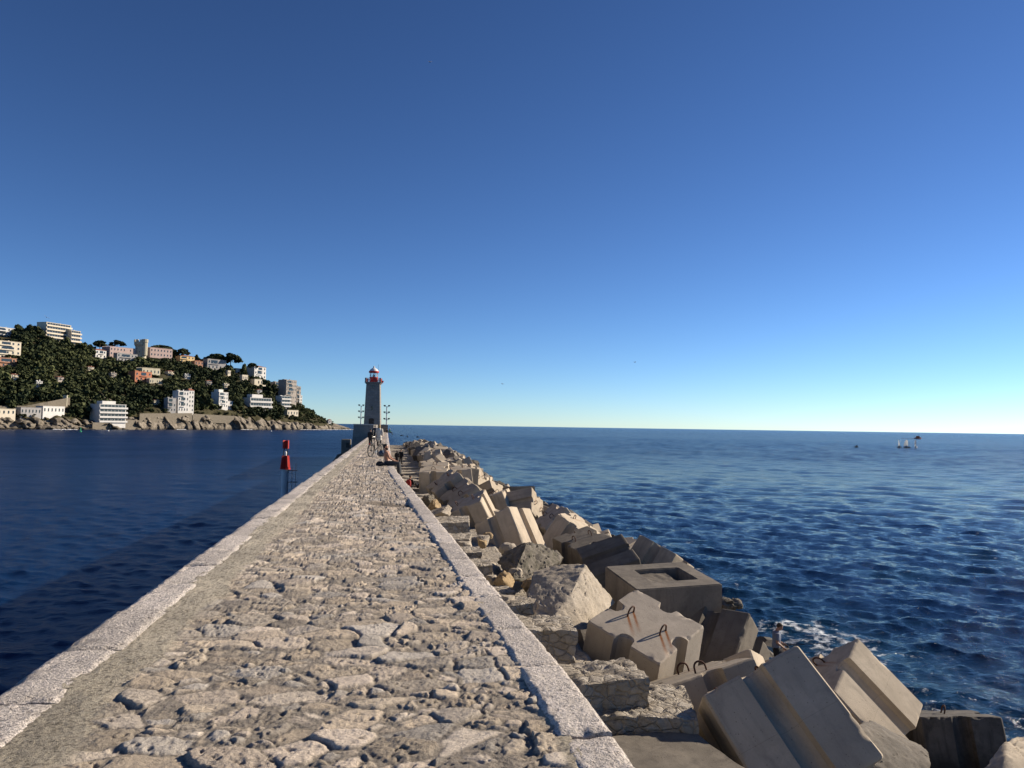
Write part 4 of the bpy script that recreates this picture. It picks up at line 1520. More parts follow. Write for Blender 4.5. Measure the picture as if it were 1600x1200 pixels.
# ------------------------------------------------------------------ red beacon
def build_beacon():
    d = 66.0
    p_ = at_depth(445.5, 733, d)
    r = thing('channel_beacon', 'red-topped harbour beacon on a pale pole with a ladder, standing in the water', 'beacon', (p_[0], p_[1], 0))
    s = d / F_PX
    zt = lambda py: at_depth(446, py, d)[2]
    R_ = 5.4 * s
    MB().lathe([(R_, -3), (R_, zt(733)), (R_ * 0.7, zt(733))], 18).obj('pole', M['polegrey'], r, smooth=True)
    z0, z1, z2, z3 = zt(732), zt(712), zt(701.2), zt(688)
    # lower daymark: two crossed plates, wider at the foot; can topmark: two crossed square plates
    a0, a1 = 8.6 * s, 6.2 * s
    for ang in (12, 102):
        pl = MB()
        t = 0.03
        vs = [(-a0, -t, z0), (a0, -t, z0), (a1, -t, z1), (-a1, -t, z1), (-a0, t, z0), (a0, t, z0), (a1, t, z1), (-a1, t, z1)]
        pl.add(vs, [(0, 1, 2, 3), (7, 6, 5, 4), (0, 4, 5, 1), (1, 5, 6, 2), (2, 6, 7, 3), (3, 7, 4, 0)])
        o = pl.obj('daymark_plate', M['redpaint'], r)
        o.rotation_euler = (0, 0, math.radians(ang + 25))
        tp = MB().box((0, 0, (z2 + z3) / 2), (2 * 5.9 * s, 0.05, z3 - z2))
        o = tp.obj('topmark_plate', M['redpaint'], r)
        o.rotation_euler = (0, 0, math.radians(ang + 33))
    MB().lathe([(a0 * 0.98, 0), (a0 * 0.98, 0.06)], 18, (0, 0, z0 - 0.06)).obj('base_plate', M['redpaint'], r)
    b = MB()
    for k in range(4):
        a = math.radians(45 + 90 * k)
        b.tube([(0.22 * math.cos(a), 0.22 * math.sin(a), z1 - 0.1), (0.2 * math.cos(a), 0.2 * math.sin(a), z2 - 0.1), (0.08 * math.cos(a), 0.08 * math.sin(a), z2 + 0.02)], 0.03, 6)
    b.obj('topmark_frame', M['darkmetal'], r)
    MB().lathe([(0.08, z1), (0.1, z1 + 0.15), (0.1, z1 + 0.3), (0.03, z1 + 0.38)], 10).obj('lantern', M['whitepaint'], r, smooth=True)
    # ladder with cage hoops on the right
    lad = MB()
    x0 = R_ + 0.38
    zt0 = zt(729)
    for dx in (-0.12, 0.22):
        lad.tube([(x0 + dx, -0.2 if dx > 0 else 0.2, -1), (x0 + dx, -0.2 if dx > 0 else 0.2, zt0 + (0.25 if dx > 0 else 0))], 0.018, 6)
    for z in np.arange(0.3, zt0, 0.33):
        lad.tube([(x0 - 0.12, -0.2, z), (x0 - 0.12, 0.2, z)], 0.018, 5)
    for z in (zt(735), zt(753), 2.0):
        lad.box((x0 - 0.02, 0, z), (0.75, 0.5, 0.05))
        lad.tube([(R_ * 0.9, 0, z), (x0, 0, z)], 0.03, 5)
    lad.obj('ladder', M['darkmetal'], r)


build_beacon()

# ------------------------------------------------------------------ people
def loft(b, rings, n=14):
    """rings: (centre, half width vec, half depth vec)"""
    out = []
    for c, u, w in rings:
        c, u, w = Vector(c), Vector(u), Vector(w)
        out.append([c + u * math.cos(2 * math.pi * j / n) + w * math.sin(2 * math.pi * j / n) for j in range(n)])
    b.rings(out)


def fuse(name, b, mat, voxel):
    """solids melted into one continuous surface"""
    me = b.mesh(name, mat)
    o = bpy.data.objects.new(name + '_tmp', me)
    COL.objects.link(o)
    md = o.modifiers.new('r', 'REMESH')
    md.mode = 'VOXEL'
    md.voxel_size = voxel
    sm = o.modifiers.new('s', 'SMOOTH')
    sm.factor = 0.5
    sm.iterations = 3
    dg = bpy.context.evaluated_depsgraph_get()
    me2 = bpy.data.meshes.new_from_object(o.evaluated_get(dg))
    bpy.data.objects.remove(o)
    me2.name = name
    me2.polygons.foreach_set("use_smooth", np.ones(len(me2.polygons), bool))
    me2.materials.clear()
    for m_ in (mat if isinstance(mat, (list, tuple)) else [mat]):
        me2.materials.append(m_)
    return me2


def V3(*a): return Vector(a)


def person(label, loc, rotz, J, height=1.75, top=None, bottom=None, hair='hair_dark', skin='skin', shoes='black', long_coat=None, beard=False, female=False, bald=False, vox=0.014, skirt=None, short_sleeve=False, group=None):
    """J: joints in metres of a 1.75 m figure facing +Y"""
    root = thing('person', label, 'person', loc, rotz, group)
    s = height / 1.75
    root.scale = (s, s, s)
    j = {k: Vector(v) for k, v in J.items()}
    sw = 0.9 if female else 1.0
    up = (j['neck'] - j['pelvis']).normalized()
    side = (j['shR'] - j['shL']).normalized()
    fwd = up.cross(side).normalized() * -1
    if fwd.dot(Vector((0, 1, 0))) < 0 and abs(fwd.y) > 0.3:
        fwd = -fwd

    def torso(b, g):
        p0, p1, p2, p3_ = j['pelvis'], j['pelvis'].lerp(j['chest'], 0.45), j['chest'], j['neck']
        hipw = 0.165 * (1.06 if female else 1)
        rr = [(p0 - up * 0.07, hipw * 0.9, 0.10), (p0 + up * 0.03, hipw, 0.118), (p1, 0.142 * sw, 0.105), (p2 - up * 0.06, 0.165 * sw, 0.118), (p2 + up * 0.06, 0.175 * sw, 0.11), (p3_ - up * 0.055, 0.12 * sw, 0.085), (p3_ - up * 0.005, 0.068, 0.068)]
        loft(b, [(c, side * (w + g), fwd * (dd + g)) for c, w, dd in rr])

    def limb(b, pts, rads, g=0.0):
        P_, R2 = [], []
        for k in range(len(pts) - 1):
            for t in (0, 0.5):
                P_.append(pts[k].lerp(pts[k + 1], t))
                R2.append((rads[k] * (1 - t) + rads[k + 1] * t) * (1.04 if t else 1.0) + g)
        P_.append(pts[-1]); R2.append(rads[-1] + g)
        b.tube(P_, R2, 10)

    body = MB()
    torso(body, 0)
    limb(body, [j['neck'] - up * 0.05, j['neck'] + up * 0.04, j['head']], [0.062, 0.055, 0.055])
    for sd in 'LR':
        limb(body, [j['sh' + sd], j['el' + sd], j['wr' + sd]], [0.055, 0.042, 0.029])
        limb(body, [j['hip' + sd], j['kn' + sd], j['an' + sd]], [0.088, 0.058, 0.042])
        limb(body, [j['an' + sd] + V3(0, 0, -0.02), j['toe' + sd]], [0.045, 0.035])
        # palm and five bent fingers
        d = (j['wr' + sd] - j['el' + sd]).normalized()
        if 'hand' + sd in j:
            d = (j['hand' + sd] - j['wr' + sd]).normalized()
        acr = d.cross(side).normalized() if abs(d.dot(side)) < 0.9 else d.cross(up).normalized()
        nrm = d.cross(acr)
        w = j['wr' + sd]
        loft(body, [(w, acr * 0.028, nrm * 0.02), (w + d * 0.05, acr * 0.04, nrm * 0.016), (w + d * 0.095, acr * 0.041, nrm * 0.013)], 10)
        sg = 1 if sd == 'L' else -1
        for q, ln in zip((-0.03, -0.01, 0.01, 0.03), (0.065, 0.078, 0.072, 0.055)):
            k0 = w + d * 0.088 + acr * q
            k1 = k0 + d * ln * 0.5 + nrm * 0.01 * sg
            k2 = k1 + (d * 0.75 + nrm * 0.6 * sg) * ln * 0.5
            body.tube([k0, k1, k2], [0.0105, 0.0095, 0.008], 7)
        t0 = w + d * 0.03 + acr * 0.03
        body.tube([t0, t0 + (d * 0.6 + acr * 0.8) * 0.04, t0 + (d * 0.9 + acr * 0.55) * 0.075], [0.013, 0.0115, 0.009], 7)
    # head with nose, chin, ears
    hd = j['head']
    look = (j['look'] - hd).normalized() if 'look' in j else fwd
    hup = (hd - j['neck']).normalized()
    hup = (hup - look * hup.dot(look)).normalized()
    hs = look.cross(hup).normalized()
    c = hd + hup * 0.085
    loft(body, [(c - hup * 0.115 + look * 0.02, hs * 0.045, look * 0.05), (c - hup * 0.085 + look * 0.015, hs * 0.058, look * 0.075), (c - hup * 0.03 + look * 0.008, hs * 0.069, look * 0.09),
                (c + hup * 0.03, hs * 0.075, look * 0.097), (c + hup * 0.075 - look * 0.008, hs * 0.066, look * 0.085), (c + hup * 0.11 - look * 0.01, hs * 0.035, look * 0.045)], 14)
    body.tube([c + look * 0.085 + hup * 0.012, c + look * 0.115 - hup * 0.028, c + look * 0.088 - hup * 0.036], [0.010, 0.016, 0.012], 7)
    for q in (-1, 1):
        body.tube([c + hs * q * 0.068 + hup * 0.02, c + hs * q * 0.084 - hup * 0.005, c + hs * q * 0.07 - hup * 0.035], [0.012, 0.014, 0.010], 6)
    body.tube([c + look * 0.092 - hup * 0.062 - hs * 0.02, c + look * 0.096 - hup * 0.06, c + look * 0.092 - hup * 0.062 + hs * 0.02], 0.008, 6)
    me = fuse('body', body, M[skin], min(vox, 0.0075))
    bo = mesh_obj('body', me, root)
    ey = MB()
    for q in (-1, 1):
        e0 = c + hs * q * 0.03 + look * 0.084 + hup * 0.012
        ey.tube([e0 - hs * 0.012, e0 + look * 0.003, e0 + hs * 0.012], [0.004, 0.0075, 0.004], 6)
    ey.obj('eyes', M['eye'], root)
    if hair:
        hb = MB()
        back = 0.10 if female else 0.055
        rr = [(c - hup * (0.17 if female else 0.045) - look * 0.035, 0.06, 0.06), (c - hup * 0.01 - look * 0.028, 0.079, 0.079), (c + hup * 0.045 - look * 0.014, 0.083, 0.098), (c + hup * 0.09 - look * 0.012, 0.072, 0.088), (c + hup * 0.122 - look * 0.012, 0.038, 0.048)]
        loft(hb, [(a, hs * w, look * dd) for a, w, dd in rr])
        mesh_obj('hair', fuse('hair', hb, M[hair], 0.012), root)
    if beard:
        bb = MB()
        loft(bb, [(c - hup * 0.135 + look * 0.045, hs * 0.03, look * 0.035), (c - hup * 0.10 + look * 0.03, hs * 0.056, look * 0.07), (c - hup * 0.06 + look * 0.025, hs * 0.069, look * 0.072), (c - hup * 0.045 + look * 0.02, hs * 0.068, look * 0.068)])
        mesh_obj('beard', fuse('beard', bb, M[hair], 0.010), root)
    if bottom:
        b = MB()
        rr = [(j['pelvis'] - up * 0.09, 0.155, 0.11), (j['pelvis'], 0.18, 0.132), (j['pelvis'] + up * 0.09, 0.165, 0.125)]
        loft(b, [(cc, side * w, fwd * dd) for cc, w, dd in rr])
        for sd in 'LR':
            limb(b, [j['hip' + sd], j['kn' + sd], j['an' + sd] + V3(0, 0, 0.0)], [0.092, 0.068, 0.058], 0.016)
        mesh_obj('trousers', fuse('trousers', b, M[bottom], vox), root)
    if skirt:
        b = MB()
        loft(b, [(j['pelvis'] + up * 0.12, side * 0.15, fwd * 0.12), (j['pelvis'], side * 0.19, fwd * 0.15), (j['pelvis'] - up * 0.42, side * 0.23, fwd * 0.20)])
        mesh_obj('skirt', fuse('skirt', b, M[skirt], vox), root)
    if shoes:
        for sd in 'LR':
            b = MB()
            limb(b, [j['an' + sd] + V3(0, 0, -0.025), j['toe' + sd]], [0.052, 0.042])
            mesh_obj('shoe', fuse('shoe', b, M[shoes], 0.012), root)
    if top:
        b = MB()
        torso(b, 0.020)
        for sd in 'LR':
            if short_sleeve:
                limb(b, [j['sh' + sd], j['sh' + sd].lerp(j['el' + sd], 0.75)], [0.062, 0.058], 0.016)
            else:
                limb(b, [j['sh' + sd], j['el' + sd], j['wr' + sd]], [0.058, 0.05, 0.04], 0.016)
        mesh_obj('top', fuse('top', b, M[top], vox), root)
    if long_coat:
        b = MB()
        torso(b, 0.035)
        for sd in 'LR':
            limb(b, [j['sh' + sd], j['el' + sd], j['wr' + sd]], [0.066, 0.062, 0.058], 0.018)
        p0 = j['pelvis']
        loft(b, [(p0 + up * 0.28, side * 0.175, fwd * 0.14), (p0, side * 0.205, fwd * 0.17), (p0 - up * 0.25, side * 0.225, fwd * 0.19), (p0 - up * 0.42, side * 0.235, fwd * 0.20)])
        mesh_obj('coat', fuse('coat', b, M[long_coat], vox), root)
    return root


def stand(step=0.0, arm=0.0, **kw):
    J = dict(pelvis=(0, 0, 0.95), chest=(0, 0.0, 1.30), neck=(0, -0.01, 1.48), head=(0, 0.015, 1.545),
             shL=(-0.185, 0, 1.42), shR=(0.185, 0, 1.42), elL=(-0.235, -0.03 + arm, 1.14), elR=(0.235, -0.03 - arm, 1.14), wrL=(-0.245, 0.06 + 2 * arm, 0.90), wrR=(0.245, 0.06 - 1.2 * arm, 0.90),
             hipL=(-0.095, 0, 0.92), hipR=(0.095, 0, 0.92), knL=(-0.10, 0.03 + step, 0.50), knR=(0.10, 0.03 - step * 0.6, 0.50), anL=(-0.10, -0.01 + step * 1.4, 0.085), anR=(0.10, -0.01 - step * 1.8, 0.085 + abs(step) * 0.12),
             toeL=(-0.115, 0.16 + step * 1.4, 0.035), toeR=(0.115, 0.14 - step * 1.8, 0.035 + abs(step) * 0.02), look=(0, 2, 1.6))
    J.update(kw)
    return J


def sit(**kw):
    J = dict(pelvis=(0, 0, 0.10), chest=(0, -0.03, 0.45), neck=(0, -0.02, 0.62), head=(0, 0.01, 0.685),
             shL=(-0.185, -0.02, 0.57), shR=(0.185, -0.02, 0.57), elL=(-0.23, 0.10, 0.31), elR=(0.23, 0.10, 0.31), wrL=(-0.13, 0.30, 0.20), wrR=(0.13, 0.30, 0.20),
             hipL=(-0.095, 0.03, 0.09), hipR=(0.095, 0.03, 0.09), knL=(-0.12, 0.46, 0.09), knR=(0.12, 0.46, 0.09), anL=(-0.11, 0.50, -0.33), anR=(0.12, 0.48, -0.33),
             toeL=(-0.11, 0.66, -0.40), toeR=(0.12, 0.64, -0.40), look=(0, 2, 0.95))
    J.update(kw)
    return J


def ground(px, py, z):
    p_ = at_height(px, py, z)
    return (p_[0], p_[1], z)


def build_people():
    East = -math.pi / 2           # facing +X, out to sea and into the sun
    person('bare-chested bearded person sitting on the right edge of the pier, facing the sun',
           (0.10, 33.75, PZ + 0.03), East - 0.1, sit(look=(0, 2, 0.9), pelvis=(0, 0, 0.10), chest=(0, -0.05, 0.44), neck=(0, -0.09, 0.60), head=(0, -0.075, 0.67)), 1.80, bottom='charcoal', skin='skin_tan', beard=True)
    person('person in a long cream coat with blond hair walking away along the pier', ground(592.3, 697.6, PZ + 0.03), 0.05, stand(0.10, 0.05), 1.68, long_coat='cream', bottom='black', hair='hair_blond', female=True)
    person('child all in black standing left of the cream-coated person', ground(578.5, 697.6, PZ + 0.03), -0.15, stand(0.05, 0.03, wrR=(0.33, 0.15, 0.92)), 1.36, top='black', bottom='black')
    person('person in dark navy bending forward just ahead of the cream-coated person', ground(586.5, 689, PZ + 0.03), 0.2, stand(0.06, 0.02, chest=(0, 0.14, 1.25), neck=(0, 0.27, 1.38), head=(0, 0.32, 1.43), shL=(-0.185, 0.2, 1.34), shR=(0.185, 0.2, 1.34), elL=(-0.23, 0.3, 1.08), elR=(0.23, 0.3, 1.08), wrL=(-0.2, 0.45, 0.95), wrR=(0.2, 0.45, 0.95), look=(0, 2, 1.1)), 1.72, top='navy', bottom='black')
    person('left of two silhouetted walkers on the lower walkway, wearing a short dark dress', ground(620, 726.0, 4.38 - 0.12), 0.1, stand(0.08, 0.04), 1.62, top='black', skirt='black', female=True)
    person('right of two silhouetted walkers on the lower walkway, dressed in black trousers', ground(626.3, 725.5, 4.38 - 0.12), 0.0, stand(0.07, 0.04), 1.75, top='black', bottom='black')
    p_ = at_depth(641, 752, 57)
    person('person in black with a red rucksack sitting on the lower walkway by the blocks', (p_[0], p_[1], 4.3), -0.7, sit(anL=(-0.11, 0.62, 0.06), anR=(0.12, 0.62, 0.06), knL=(-0.12, 0.40, 0.36), knR=(0.12, 0.40, 0.36), toeL=(-0.11, 0.78, 0.03), toeR=(0.12, 0.78, 0.03)), 1.75, top='black', bottom='black')
    rk = thing('rucksack', 'red rucksack worn by the person sitting on the lower walkway', 'rucksack', (p_[0] - 0.13, p_[1] - 0.22, 4.36), -0.7)
    b = MB()
    loft(b, [((0, 0, 0), (0.19, 0, 0), (0, 0.12, 0)), ((0, -0.02, 0.15), (0.23, 0, 0), (0, 0.16, 0)), ((0, 0, 0.36), (0.21, 0, 0), (0, 0.14, 0)), ((0, 0.02, 0.5), (0.13, 0, 0), (0, 0.09, 0))])
    mesh_obj('bag', fuse('bag', b, M['redcloth'], 0.015), rk)
    MB().tube([(-0.1, 0.1, 0.08), (-0.11, 0.22, 0.3), (-0.1, 0.06, 0.48)], 0.02, 6).tube([(0.1, 0.1, 0.08), (0.11, 0.22, 0.3), (0.1, 0.06, 0.48)], 0.02, 6).obj('straps', M['black'], rk)
    bg = thing('bag', 'black bag lying beside the person with the red rucksack', 'bag', (p_[0] + 0.75, p_[1] - 0.3, 4.26), 0.3)
    b = MB()
    loft(b, [((0, 0, 0.0), (0.30, 0, 0), (0, 0.17, 0)), ((0, 0, 0.14), (0.34, 0, 0), (0, 0.2, 0)), ((0, 0, 0.32), (0.2, 0, 0), (0, 0.08, 0))])
    mesh_obj('bag_body', fuse('bag_body', b, M['black'], 0.02), bg)
    MB().tube([(-0.15, 0, 0.28), (-0.08, 0, 0.42), (0.08, 0, 0.42), (0.15, 0, 0.28)], 0.012, 6).obj('strap', M['charcoal'], bg)

    # fisherman on the blocks
    head = at_depth(1219, 974, 26.5)
    z0 = head[2] - 1.72
    fx, fy = head[0] - 0.12, head[1] + 0.05
    person('person in a grey-blue T-shirt and dark trousers fishing on the blocks, head bowed', (fx, fy, z0), East - 0.25,
           stand(0.02, 0.0, head=(0, 0.075, 1.52), neck=(0, 0.03, 1.46), look=(0.05, 0.75, 1.18), chest=(0, 0.02, 1.29), elL=(-0.24, 0.0, 1.13), elR=(0.24, -0.02, 1.13), wrL=(-0.14, 0.24, 1.02), wrR=(0.19, 0.19, 0.96)), 1.76,
           top='greyblue', bottom='black', hair='hair_brown', short_sleeve=True)
    ra = East - 0.25
    fw = np.array([-math.sin(ra), math.cos(ra)])
    h0 = np.array([fx, fy]) + fw * 0.30 + np.array([fw[1], -fw[0]]) * -0.05
    tip = h0 + fw * 1.9
    r = thing('fishing_rod', 'thin dark fishing rod held out over the water by the fishing person', 'fishing rod', (h0[0], h0[1], z0 + 1.0))
    a, b2 = Vector((0, 0, 0)), Vector((tip[0] - h0[0], tip[1] - h0[1], 0.15))
    MB().tube([a - (b2 - a) * 0.2, a + (b2 - a) * 0.16], 0.017, 8).obj('grip', M['rubber'], r)
    MB().tube([a + (b2 - a) * 0.16, a + (b2 - a) * 0.6, b2], [0.011, 0.008, 0.004], 6).obj('rod', M['darkmetal'], r)
    MB().lathe([(0.035, -0.03), (0.045, 0), (0.035, 0.03)], 10, (b2[0] * 0.05, b2[1] * 0.05, -0.05)).obj('reel', M['darkmetal'], r)
    # a block under the fisherman's feet
    armour('wet concrete block at the waterline that the fishing person stands on', euler_R(0.0, 0.0, 0.5), (fx, fy, z0 - 1.0), 'concrete_old', 0.09, 77, hoops=False)

    # the group at the pier end
    person('person in green sitting on the right edge at the far pier end', ground(608.8, 676.2, PZ + 0.05), East, sit(), 1.75, top='green', bottom='black', vox=0.02)
    person('person in black standing against the end wall of the pier', ground(599.5, 674.6, PZ + 0.03), 0.4, stand(0.03), 1.78, top='black', bottom='black', vox=0.02)
    person('person in light blue standing next to the black-clad one at the pier end', ground(597.6, 675.2, PZ + 0.03), 0.2, stand(0.03), 1.55, top='lightblue', bottom='navy', vox=0.02)
    person('dark-clothed person sitting low at the foot of the right floodlight mast', ground(604.5, 676.0, PZ + 0.03), -0.4, sit(anL=(-0.11, 0.60, 0.06), anR=(0.12, 0.60, 0.06), knL=(-0.12, 0.40, 0.36), knR=(0.12, 0.40, 0.36), toeL=(-0.11, 0.76, 0.03), toeR=(0.12, 0.76, 0.03)), 1.7, top='charcoal', bottom='black', vox=0.02)
    # things left on the pier
    bg = thing('jacket', 'black jacket bundled behind the bare-chested sitter', 'jacket', (-0.22, 33.7, PZ + 0.03))
    b = MB()
    loft(b, [((0, 0, 0), (0.16, 0, 0), (0, 0.2, 0)), ((0.02, 0, 0.09), (0.17, 0, 0), (0, 0.19, 0)), ((0, 0.02, 0.17), (0.09, 0.05, 0), (0, 0.1, 0))])
    mesh_obj('cloth', fuse('cloth', b, M['black'], 0.015), bg)
    MB().tube([(0.1, -0.15, 0.04), (0.2, -0.22, 0.05), (0.24, -0.1, 0.03)], [0.05, 0.04, 0.04], 8).obj('sleeve', M['black'], bg)
    q = ground(598.3, 713.0, PZ + 0.03)
    bg = thing('backpack', 'blue-grey backpack lying right of the parked bicycle', 'backpack', q, 0.4)
    b = MB()
    loft(b, [((-0.3, 0, 0.12), (0, 0.12, 0), (0, 0, 0.09)), ((-0.1, 0, 0.17), (0, 0.2, 0), (0, 0, 0.17)), ((0.15, 0, 0.16), (0, 0.19, 0), (0, 0, 0.16)), ((0.32, 0, 0.12), (0, 0.1, 0), (0, 0, 0.09))])
    mesh_obj('bag_body', fuse('bag_body', b, plain('blue_grey_nylon', (0.06, 0.09, 0.14), 0.6), 0.015), bg)
    MB().tube([(-0.15, -0.16, 0.2), (0.0, -0.26, 0.12), (0.2, -0.17, 0.18)], 0.02, 6).obj('strap', M['black'], bg)


build_people()


def build_bicycle():
    q = ground(586.5, 713.6, PZ + 0.03)
    r = thing('bicycle', 'dark city bicycle parked on its stand in the middle of the pier', 'bicycle', q, math.radians(90 - 28))
    r.rotation_euler = (math.radians(4), 0, math.radians(90 - 28))
    R_ = 0.34
    # local x runs from the rear wheel (-0.53) to the front wheel (+0.53)
    for x in (-0.53, 0.53):
        w = bpy.data.objects.new('wheel', None)
        link(w, r)
        w.location = (x, 0, R_)
        b = MB()
        for rad, tr, nm, mt in ((R_ - 0.02, 0.026, 'tyre', 'rubber'), (R_ - 0.045, 0.012, 'rim', 'darkmetal')):
            bb = MB()
            pts = [(rad * math.cos(t), 0, rad * math.sin(t)) for t in np.linspace(0, 2 * math.pi, 33)]
            bb.tube(pts, tr, 8)
            bb.obj(nm, M[mt], w, smooth=True)
        sp = MB()
        for k in range(14):
            a = 2 * math.pi * k / 14
            sp.tube([(0.03 * math.cos(a + 0.5), 0.02 * (-1) ** k, 0.03 * math.sin(a + 0.5)), ((R_ - 0.05) * math.cos(a), 0, (R_ - 0.05) * math.sin(a))], 0.004, 4)
        sp.tube([(0, -0.05, 0), (0, 0.05, 0)], 0.025, 8)
        sp.obj('spokes', M['darkmetal'], w)
        fd = MB()
        rad = R_ + 0.025
        t0, t1 = (0.3, 2.9) if x < 0 else (0.8, 2.7)
        rings = []
        for t in np.linspace(t0, t1, 14):
            cxx, czz = rad * math.cos(t), rad * math.sin(t)
            rings.append([Vector((cxx, -0.03, czz)), Vector((cxx, 0.03, czz)), Vector((cxx * 1.02, 0.028, czz * 1.02)), Vector((cxx * 1.02, -0.028, czz * 1.02))])
        fd.rings(rings)
        fd.obj('mudguard', M['darkmetal'], w)
    f = MB()
    bb_, seat, head, hl = (-0.08, 0, 0.30), (-0.25, 0, 0.80), (0.36, 0, 0.86), (0.40, 0, 0.70)
    for a, b in ((bb_, seat), (bb_, hl), (seat, head), (head, hl)):
        f.tube([a, b], 0.018, 8)
    for y in (-0.05, 0.05):
        f.tube([bb_, (-0.53, y, R_)], 0.011, 6)
        f.tube([seat, (-0.53, y, R_)], 0.010, 6)
        f.tube([hl, (0.46, y, 0.55), (0.53, y, R_)], 0.013, 6)
    f.obj('frame', M['darkmetal'], r)
    MB().tube([seat, (-0.28, 0, 0.93)], 0.013, 8).obj('seat_post', M['steel'], r)
    b = MB()
    loft(b, [((-0.42, 0, 0.96), (0, 0.10, 0), (0, 0, 0.03)), ((-0.32, 0, 0.965), (0, 0.085, 0), (0, 0, 0.035)), ((-0.16, 0, 0.96), (0, 0.025, 0), (0, 0, 0.022))])
    b.obj('saddle', M['black'], r, smooth=True)
    b = MB()
    b.tube([head, (0.33, 0, 0.98)], 0.016, 8)
    b.tube([(0.12, -0.30, 1.02), (0.26, -0.27, 1.03), (0.34, -0.1, 1.0), (0.34, 0.1, 1.0), (0.26, 0.27, 1.03), (0.12, 0.30, 1.02)], 0.012, 8)
    b.obj('handlebar', M['steel'], r)
    b = MB()
    b.lathe([(0.09, -0.01), (0.09, 0.01)], 14)
    c = b.obj('crankset', M['steel'], r, (-0.08, -0.06, 0.30))
    c.rotation_euler = (math.pi / 2, 0, 0)
    for s_ in (-1, 1):
        MB().tube([(-0.08, s_ * 0.07, 0.30), (-0.08 + s_ * 0.05, s_ * 0.09, 0.30 - s_ * 0.16)], 0.012, 6).box((-0.08 + s_ * 0.05, s_ * 0.14, 0.30 - s_ * 0.16), (0.09, 0.1, 0.025)).obj('pedal', M['rubber'], r)
    MB().tube([(-0.30, -0.05, 0.32), (-0.26, -0.22, 0.03)], 0.010, 6).obj('kickstand', M['steel'], r)
    MB().box((-0.55, 0, 0.74), (0.36, 0.14, 0.02)).tube([(-0.68, 0.05, 0.73), (-0.55, 0.05, R_)], 0.007, 5).tube([(-0.68, -0.05, 0.73), (-0.55, -0.05, R_)], 0.007, 5).obj('luggage_rack', M['darkmetal'], r)
    MB().box((-0.75, 0, 0.70), (0.03, 0.06, 0.05)).obj('rear_light', M['redpaint'], r)


build_bicycle()

# ------------------------------------------------------------------ the headland across the water
S_X = [-220, -150, 0, 100, 200, 300, 400, 500, 545, 552]
S_Y = [520, 560, 640, 690, 760, 850, 950, 1080, 1200, 1230]
R_X = [-220, -150, 0, 30, 60, 100, 125, 150, 200, 250, 300, 350, 385, 412, 440, 466, 480, 500, 515, 530, 545, 552]
R_Y = [495, 500, 522, 522, 524, 538, 546, 553, 557, 558, 566, 574, 588, 602, 616, 632, 641, 652, 659, 664, 668.5, 671.5]
ZC_X = [-220, 0, 90, 140, 215, 250, 365, 420, 480, 520, 545, 552]
ZC_Y = [5, 4, 6, 5, 9, 13, 13, 10, 8, 5, 1.5, 0.2]


def shore(px): return np.interp(px, S_X, S_Y)
def depth_off(px): return np.interp(px, [-220, 300, 420, 480, 552], [290, 270, 200, 110, 25])


def terr(px, t, rough=True):
    """point of the headland: px = azimuth column, t = 0 at the shore .. 1 at the ridge"""
    px, t = np.asarray(px, float), np.asarray(t, float)
    d = shore(px) + t * depth_off(px)
    dr = shore(px) + depth_off(px)
    hz = horizon(px)
    zr = np.maximum(EYE[2] + (hz - np.interp(px, R_X, R_Y)) / F_PX * dr, 0.3)
    zc = np.minimum(np.interp(px, ZC_X, ZC_Y), zr)
    u = np.clip((t - 0.045) / 0.955, 0, 1)
    z = np.where(t < 0, t * 80, np.where(t < 0.045, zc * np.clip(t / 0.045, 0, 1) ** 0.6, zc + (zr - zc) * u ** 0.86))
    z = np.where(t > 1, zr - (t - 1) * 30, z)
    r = CF + CR * ((px - 800) / F_PX)[..., None] - CU * ((hz - 600) / F_PX)[..., None]
    x, y = r[..., 0] * d, r[..., 1] * d
    if rough:
        shp = x.shape
        q = p3(x.ravel(), y.ravel())
        n1 = fbm(q * 0.03, 4, 81).reshape(shp)
        n2 = fbm(q * 0.16, 5, 82, 0.6).reshape(shp)
        low = np.clip(1 - np.abs(t - 0.03) / 0.09, 0, 1)
        k = np.clip(zr / 20, 0.08, 1)
        z = z + (np.abs(fbm(q * 0.09, 4, 86).reshape(shp)) * -7.0 * np.clip(zc / 10, 0.2, 1)) * low * k ** 0.5 + n1 * 4.0 * np.clip(t * 4, 0, 1) * (1 - np.clip((t - .8) * 5, 0, 1)) * k + n2 * (1.2 + 3.6 * low) * np.clip(t * 60, 0, 1) * np.clip(zc / 6, 0.35, 1) * k ** 0.5
        rid = 1 - np.abs(fbm(q * 0.07, 4, 85).reshape(shp)) * 3.2
        push = (n2 * 8.0 + rid * 9.0) * low
        x, y = x + r[..., 0] * push, y + r[..., 1] * push
    return np.stack([x, y, z], -1)


def surf_t(px, py):
    """where on the slope (t) does the column px show row py"""
    ts = np.linspace(0.02, 1.0, 200)
    pts = terr(np.full(200, px), ts, False)
    dd = (pts - EYE)
    rows = 600 - F_PX * (dd @ CU) / (dd @ CF)
    k = np.argmin(np.abs(rows - py))
    return float(ts[k])


BUILD = []          # (px0, px1, t) cleared of trees in front


